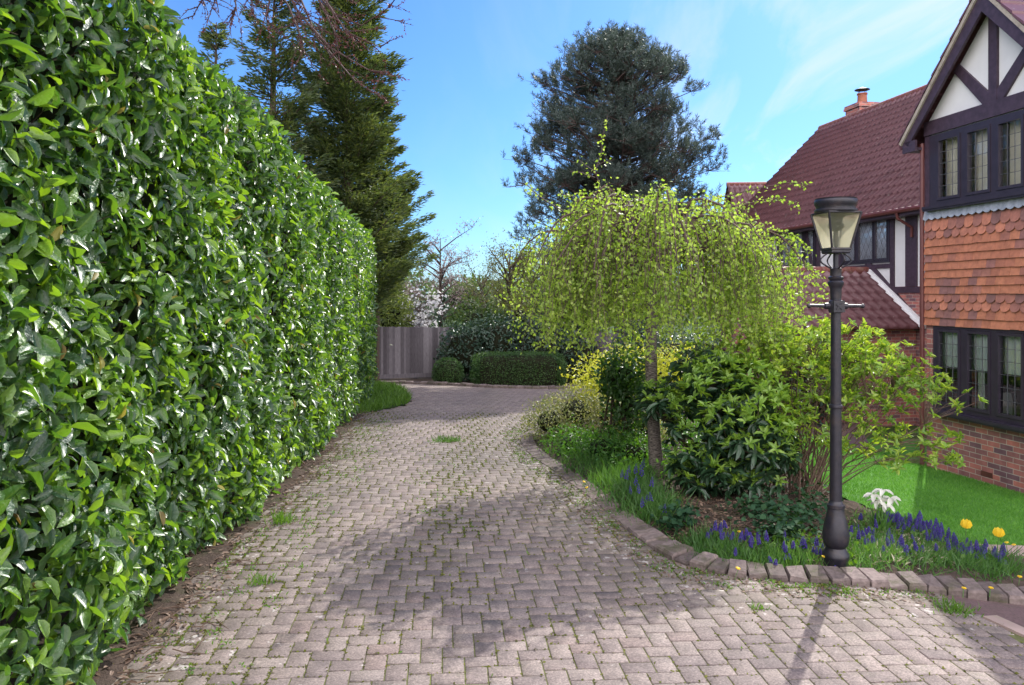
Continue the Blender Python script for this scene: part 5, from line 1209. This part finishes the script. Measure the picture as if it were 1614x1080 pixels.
for k, pl in enumerate([[(400, -150), (440, -40), (470, 20), (520, 75), (580, 110), (606, 118)], [(420, -140), (480, -30), (530, 25), (570, 40), (616, 10)], [(380, -150), (410, -60), (455, 10), (475, 60), (482, 95)],
    [(350, -200), (360, -60), (372, 10), (366, 30)], [(300, -200), (310, -60), (318, 0), (302, 30)], [(440, -120), (500, -20), (545, 50), (600, 75)], [(400, -160), (430, -30), (420, 30), (440, 55)], [(470, -100), (520, -20), (560, 5), (585, -10)], [(390, -120), (400, -30), (395, 25)], [(430, -110), (470, -10), (500, 60), (560, 128), (596, 150)], [(470, -60), (505, 5), (530, 55), (535, 95)], [(330, -150), (335, -30), (345, 20)]]):
    dd = 9.2 + .25*(k % 5); pts_ = [crown_pt] + [at(x, y, dd) - B1 for x, y in pl]; twiggy(pts_[1:], .021, 0); mb.tube(pts_[:2], [.04, .016], 6, cap=False)
for k in range(9):     # rest of the crown above and behind
    th = rnd.uniform(1.5, 5.2); e = crown_pt + V((math.cos(th)*rnd.uniform(1, 2.2), math.sin(th)*rnd.uniform(1, 2.2), rnd.uniform(.3, 1.6))); twiggy([crown_pt, crown_pt.lerp(e, .5)+V((0, 0, .3)), e], .03, 0)
mb.build('branch', M['redtwig'], bt)
n = len(BP); leaf_mesh('bud', BP, BA, rdir(n), rng.uniform(.02, .042, n), .018, TL_TINY, M['bud'], bt)

# ------------------------------------------------------------------ small garden trees behind the fence
def garden_tree(px, py0, dist, ytop, spread, m, label, name='garden_tree', nleaf=2500, L=.07, limbs=16, lean=0, clus=.22, trunk_r=.07, upright=.5, wr=.6, cat='tree', bm='twig'):
    b = at(px, py0, dist); z0 = G(b.x, dist); root = empty(name, (b.x, dist, z0), label=label, cat=cat); H = at(0, ytop, dist).z - z0; sp = spread/FPX*dist
    mb = MB(); fk = H*.42; mb.tube([(0, 0, -.1), (lean*.3, 0, fk*.5), (lean*.6, 0, fk), (lean, 0, H*.85)], [trunk_r, trunk_r*.8, trunk_r*.65, trunk_r*.12], 8); mb.build('trunk', M['bark'], root, True)
    mb = MB(); P = []
    for k in range(limbs):
        th = 6.283*k/limbs*2.4 + rnd.uniform(-.4, .4); f = rnd.uniform(.3, .8); s = V((lean*f, 0, H*f)); w = sp*rnd.uniform(.45, 1.05)*(1-.35*f); e = s + V((math.cos(th)*w, math.sin(th)*w, w*upright*rnd.uniform(.4, 1.6))); e.z = min(e.z, H)
        c = [s, s.lerp(e, .5)+V((0, 0, .05)), e]; mb.tube(c, [trunk_r*.4, trunk_r*.25, .006], 4, cap=False)
        for _ in range(5):
            q = c[1].lerp(e, rnd.random()); e2 = q + V((rnd.gauss(0, .25), rnd.gauss(0, .25), rnd.uniform(.05, .5)))*min(1, sp); mb.tube([q, e2], [.010, .004], 3, cap=False); P += [tuple(q.lerp(e2, rnd.random())) for _ in range(4)]
        P += [tuple(c[1].lerp(e, rnd.random())) for _ in range(4)]
    mb.build('branch', M[bm], root)
    P = np.array(P); k = max(nleaf//len(P), 1); pp, a, nn, l = fluff(P, k, L, clus); leaf_mesh('foliage', pp, a, nn, l, l*wr, TL_TINY, M[m], root); return root
garden_tree(694, 560, 31, 338, 75, 'pinkblossom', 'small tree with dusky pink blossom on open dark branches behind the fence', 'blossom_tree', 2800, .08, 26, clus=.12, trunk_r=.10)
garden_tree(803, 560, 33, 372, 62, 'olive', 'upright small tree with thin olive foliage seen above the dark shrubs', 'small_tree', 3600, .09, 26, clus=.2, trunk_r=.13, upright=1.2)
garden_tree(772, 560, 36, 400, 55, 'olive', 'slender leaning tree with sparse buds left of the olive tree', 'small_tree', 2000, .09, 18, lean=-.5, clus=.2, trunk_r=.08, upright=1.1)
garden_tree(842, 560, 34, 395, 60, 'spring', 'pale spring green tree just left of the weeping birch', 'small_tree', 3400, .10, 18, clus=.28, upright=1.0)
garden_tree(662, 560, 28.5, 452, 62, 'blossom', 'low shrub with large white blossoms directly above the fence', 'magnolia', 330, .15, 18, clus=.10, trunk_r=.04, upright=.35, wr=.75, cat='shrub')
garden_tree(640, 560, 38, 425, 40, 'plumleaf', 'hazy purple leaved tree far behind the fence', 'plum_tree', 3400, .09, 14, clus=.3)
def treebush(px, d, ytop, ybot, wpx, m, label, n=2600, L=.11, name='garden_shrub', cat='shrub', p=2.2, wr=.5, rough=.35):
    zt, zb_ = at(0, ytop, d).z, at(0, ybot, d).z; X = at(px, 0, d).x; r = wpx/FPX*d
    return blob_bush(name, label, (X, d), [((X, d, (zt+zb_)/2), (r, r*.8, (zt-zb_)/2), p)], n, L, wr, m, rough=rough, depth=.45, cat=cat, trunks=4)
treebush(615, 27.9, 452, 545, 36, 'spring', 'fresh green shrub behind the left end of the fence', 3400, .11)
treebush(655, 30.5, 472, 560, 45, 'dark_laurel', 'dark clipped hedge behind the white blossom shrub', 2800, .11, 'garden_hedge', 'hedge', 5)
treebush(750, 30, 470, 560, 46, 'farleaf', 'mid green shrub between the blossom tree and olive tree', 2400, .12)
treebush(815, 31, 462, 560, 42, 'olive', 'sage green rounded shrub above the dark evergreen mass', 2400, .12)
treebush(698, 44, 440, 520, 9, 'dark_laurel', 'narrow dark columnar conifer far behind the blossom tree', 900, .14, 'columnar_conifer', 'tree', 3)
treebush(900, 29, 420, 560, 60, 'farleaf', 'green bushy tree behind the left side of the birch crown', 3600, .14, 'bushy_tree', 'tree')
treebush(1010, 24.0, 500, 590, 40, 'dark_laurel', 'dark shrub directly behind the birch trunk', 2200, .12)
for k, (px, d, yt, yb, wp) in enumerate([(600, 52, 440, 520, 60), (740, 60, 436, 510, 70), (860, 55, 432, 515, 80), (470, 58, 400, 520, 90), (1000, 62, 420, 520, 90)]):
    treebush(px, d, yt, yb, wp, ('olive', 'farleaf', 'spring', 'farleaf', 'olive')[k],
             ('distant pale tree behind the purple leaved tree', 'distant rounded tree between the blossom tree and olive tree', 'distant light green tree left of the pine', 'distant tree hidden mostly behind the cypresses', 'distant tree below the pine crown')[k], 2600, .26, 'distant_tree', 'tree')
P = []
n = 26000; X = rng.uniform(-110, 110, n); Y = 105 + rng.uniform(-6, 10, n); hmax = 4.2 + 2.2*np.sin(X*.11+1) + 1.6*np.sin(X*.31) + 1.0*np.sin(X*.83); Z = -1.5 + rng.uniform(0, 1, n)**.8*(hmax+1.5)
tag(leaf_mesh('distant_wood', np.stack([X, Y, Z], 1), rdir(n, .2), rdir(n, .3), rng.uniform(.5, 1.0, n), .6, TL_TINY, M['farleaf']), 'far line of trees closing the view behind all gardens', 'trees', kind='stuff')

# ------------------------------------------------------------------ plants in the bed
def bedpts(pxs, n, s=.0):
    P = []
    for _ in range(n):
        a = rnd.choice(pxs); x, y = gp(a[0]+rnd.gauss(0, a[2]), a[1]+rnd.gauss(0, a[3])); P.append((x, y, float(bed_z(x, y))))
    return np.array(P)
inb = lambda P: P[inpoly(BED, P[:, 0], P[:, 1])]
P = inb(bedpts([(925, 735, 22, 12), (965, 765, 22, 14), (1000, 795, 22, 14), (1035, 815, 20, 10), (1010, 760, 22, 14)], 3000)); o = blades('bluebell_leaves', P, .17, .010, M['grass'], .55); tag(o, 'long green bulb leaves in front of the birch trunk', 'leaves')
P = inb(bedpts([(1130, 880, 26, 9), (1190, 893, 28, 8), (1250, 893, 28, 8), (1100, 868, 20, 8)], 2400)); tag(blades('bed_grass', P, .11, .007, M['grass'], .5), 'grass growing inside the kerb left of the lamp post', 'grass')
P = inb(bedpts([(1360, 893, 30, 10), (1430, 893, 40, 10), (1500, 900, 40, 8), (1570, 912, 30, 7), (1420, 840, 40, 12), (1380, 862, 30, 14), (1470, 865, 35, 12), (1530, 890, 30, 8)], 3600)); tag(blades('bulb_leaves', P, .13, .007, M['grass'], .65), 'grassy bulb leaves right of the lamp post', 'leaves')
P = inb(bedpts([(1240, 842, 28, 16), (1200, 825, 26, 10), (1275, 820, 20, 22), (1070, 838, 16, 6), (1235, 862, 24, 8)], 1150)); n = len(P); l = rng.uniform(.03, .075, n)
tag(leaf_mesh('ivy', P+np.c_[np.zeros((n, 2)), rng.uniform(.02, .16, n)], rdir(n)*[1, 1, .4], rdir(n, 1.3), l, l*.9, TL_OVAL, M['ivy']), 'dark ivy leaves covering the soil below the twiggy shrub', 'ivy', kind='stuff')
P = inb(bedpts([(1110, 815, 60, 22), (1060, 790, 40, 16), (1180, 790, 50, 12), (1280, 850, 60, 18), (1400, 870, 60, 18), (1500, 890, 50, 8), (1080, 840, 40, 14), (1130, 852, 36, 12)], 4200)); n = len(P); l = rng.uniform(.015, .05, n)
tag(leaf_mesh('bed_litter', P+[0, 0, .012], rdir(n)*[1, 1, .2], rdir(n, 2.0), l, l*.5, TL_OVAL, M['litter']), 'brown dead leaves on the bare soil of the bed', 'leaf litter', kind='stuff')
P = inb(bedpts([(1380, 865, 30, 16), (1440, 872, 35, 14), (1400, 885, 40, 8), (1480, 885, 30, 8)], 1500)); n = len(P); l = rng.uniform(.03, .09, n)
tag(leaf_mesh('straw_litter', P+[0, 0, .03], rdir(n)*[1, 1, .3], rdir(n, 1.2), l, l*.22, TL_OVAL, M['pale_litter']), 'pale dry leaves between the bulbs right of the lamp post', 'leaf litter', kind='stuff')
P = inb(bedpts([(1380, 850, 35, 20), (1450, 870, 40, 15), (1350, 880, 20, 12), (1240, 870, 40, 10)], 1100)); n = len(P); l = rng.uniform(.02, .055, n)
tag(leaf_mesh('small_ground_plants', P+np.c_[np.zeros((n, 2)), rng.uniform(.01, .07, n)], rdir(n, .3), rdir(n, 1.0), l, l*.6, TL_OVAL, M['weed']), 'low leafy plants between the bulbs', 'plants', kind='stuff')

n = 5200; P = scatter([(1.0, 9.3), (1.9, 8.7), (2.9, 9.0), (3.4, 9.8), (3.6, 11), (4.4, 13), (5.5, 15.5), (3, 15), (1.4, 12.5)], n, bed_z); n = len(P); l = rng.uniform(.03, .075, n)
tag(leaf_mesh('ground_cover', P+np.c_[np.zeros((n, 2)), rng.uniform(.02, .2, n)], rdir(n, .3), rdir(n, 1.0), l, l*.6, TL_OVAL, M['ground_leaf']), 'green ground cover filling the bed behind the shrubs', 'plants', kind='stuff')
def spike(name, h, nfl, r, m, fl, top=.5):
    """flower spike: stem and stacked bells in one mesh"""
    mb = MB(); mb.tube([(0, 0, -.02), (.004, .002, h*.5), (0, .004, h)], [.0028, .0025, .0015], 4, m=0); P, A = [], []
    for k in range(nfl):
        f = k/nfl; z = h*(top + (1-top)*f); rr = r*(1-.75*f**1.6); th = k*2.4; P.append((math.cos(th)*rr*.6, math.sin(th)*rr*.6, z)); 
        c = V(P[-1]); b = MB(); s = fl*(1-.5*f); q = V((math.cos(th)*rr*1.5, math.sin(th)*rr*1.5, z-.002)); mb.tube([c, c.lerp(q, .5), q], [s*.35, s*.62, s*.4], 5, m=1)
    return mb.build(name, [M['stem'], M['muscari']])
mus = [spike('grape_hyacinth', h, 26, .0095, None, .012, .55) for h in (.12, .15, .10)]
mpos = []
def along_px(pts_, n, sx, sy):
    for _ in range(n):
        t = rnd.uniform(0, len(pts_)-1.001); i = int(t); f = t-i; mpos.append((pts_[i][0]*(1-f)+pts_[i+1][0]*f+rnd.gauss(0, sx), pts_[i][1]*(1-f)+pts_[i+1][1]*f+rnd.gauss(0, sy)))
along_px([(1390, 838), (1425, 846), (1460, 856), (1485, 872)], 78, 9, 5); along_px([(1500, 885), (1530, 895), (1575, 900)], 44, 8, 5); along_px([(1345, 860), (1390, 880), (1450, 893)], 46, 18, 10)
along_px([(1120, 868), (1170, 874), (1240, 888), (1330, 893)], 44, 8, 6)
used = set(); cnt = 0
for px, py in mpos:
    x, y = gp(px, py)
    if not inpoly(BED, [x], [y])[0] or math.hypot(x-LX, y-LY) < .12: continue
    i = cnt % 3; o = mus[i] if i not in used else mus[i].copy()
    if i in used: COL.objects.link(o)
    used.add(i); cnt += 1; s = rnd.uniform(.8, 1.25); o.location = (x, y, float(bed_z(x, y))-.005); o.scale = (s*1.15, s*1.15, s); o.rotation_euler = (rnd.gauss(0, .12), rnd.gauss(0, .12), rnd.uniform(0, 6))
    tag(o, 'short violet blue grape hyacinth flower spike in the bed by the lamp post', 'flower', 'grape hyacinths in the bed')
bb = spike('bluebell', .26, 16, .016, None, .017, .6); first = True
for px, py in [(990, 762), (1000, 770), (985, 775), (1008, 758), (1015, 775), (1000, 782), (1025, 790), (1018, 802), (1008, 795), (995, 790), (1030, 806), (978, 768), (1048, 822), (1012, 812)]:
    o = bb if first else bb.copy()
    if not first: COL.objects.link(o)
    first = False; x, y = gp(px, py+12); o.location = (x, y, float(bed_z(x, y))); o.rotation_euler = (rnd.gauss(0, .15), rnd.gauss(0, .15), rnd.uniform(0, 6)); s = rnd.uniform(.75, 1.1); o.scale = (s, s, s)
    tag(o, 'taller blue flower spike among long leaves before the birch trunk', 'flower', 'bluebells before the birch')
def tulip(px, py, h, dd, label):
    x, y = gp(px, py); z = float(bed_z(x, y)); r = empty('tulip', (x, y, z), rnd.uniform(0, 6), label=label, cat='flower')
    mb = MB(); mb.tube([(0, 0, -.02), (.012, 0, h*.5), (0, 0, h)], [.004, .0038, .0035], 6); mb.build('stalk', M['stem'], r)
    k = 6; th = np.arange(k)*math.pi/3; P = np.c_[np.cos(th)*.008, np.sin(th)*.008, np.full(k, h)]; A = np.c_[np.cos(th)*.52, np.sin(th)*.52, np.ones(k)]; N = np.c_[np.cos(th), np.sin(th), np.full(k, -.2)]
    leaf_mesh('petal', P, A, N, .075, .062, TL_LAUREL, M['tulip'], r, True)
    th = np.array([.5, 2.6, 4.2]); leaf_mesh('leaf', np.c_[np.zeros((3, 2)), np.full(3, .01)], np.c_[np.cos(th)*.6, np.sin(th)*.6, np.ones(3)], np.c_[-np.cos(th), -np.sin(th), np.full(3, .6)], .15, .032, TL_LAUREL, M['grass'], r, True)
tulip(1523, 893, .25, 0, 'yellow tulip nearer the lawn, left of the two yellow tulips')
tulip(1574, 905, .25, 0, 'yellow tulip in front of the stepping stone, right of the pair')
# white nodding iris like flowers
x, y = gp(1388, 850); wf = empty('white_daffodil', (x, y, float(bed_z(x, y))), label='clump of drooping white flowers at the edge of the lawn', cat='flower')
for k, (dx, dz) in enumerate([(-.06, .36), (.02, .40), (.09, .33), (.05, .27), (-.02, .30)]):
    mb = MB(); mb.tube([(dx*.2, rnd.uniform(-.03, .03), -.02), (dx*.5, 0, dz*.6), (dx, 0, dz)], [.005, .0045, .003], 5); st_ = mb.build('stalk', M['stem'], wf)
    m_ = 6; th = np.arange(m_)*2*math.pi/m_+k; P = np.tile([dx, 0, dz], (m_, 1)); A = np.c_[np.cos(th), np.sin(th), rng.uniform(-.7, .25, m_)]; leaf_mesh('petal', P, A, np.c_[np.zeros((m_, 2)), np.ones(m_)]+rdir(m_)*.4, .105, .045, TL_LAUREL, M['white_petal'], st_, True)
P = np.c_[rng.normal(size=(26, 2))*.03, np.zeros(26)]; leaf_mesh('leaf', P, np.c_[rng.normal(size=(26, 2))*.3, np.ones(26)], rdir(26)*[1, 1, .2], rng.uniform(.2, .34, 26), .02, TL_BLADE, M['grass'], wf)
# dandelions
mb = MB(); mb.tube([(0, 0, -.01), (.004, 0, .05)], .0025, 4, m=0); mb.lathe([(.002, .048), (.016, .054), (.018, .060), (.010, .064), (.002, .065)], 12, m=1); dn = mb.build('dandelion', [M['stem'], M['tulip']]); first = True
for px, py in [(1160, 912), (1518, 945), (1560, 944), (1165, 852), (1588, 868), (1600, 872), (1548, 880), (1606, 925), (1296, 893), (918, 768), (928, 778)]:
    o = dn if first else dn.copy()
    if not first: COL.objects.link(o)
    first = False; x, y = gp(px, py+6); o.location = (x, y, G(x, y)+.05); o.rotation_euler = (rnd.gauss(.2, .15), rnd.gauss(0, .2), rnd.uniform(0, 6)); tag(o, 'small round yellow dandelion flower beside the kerb', 'flower', 'dandelions along the kerb')
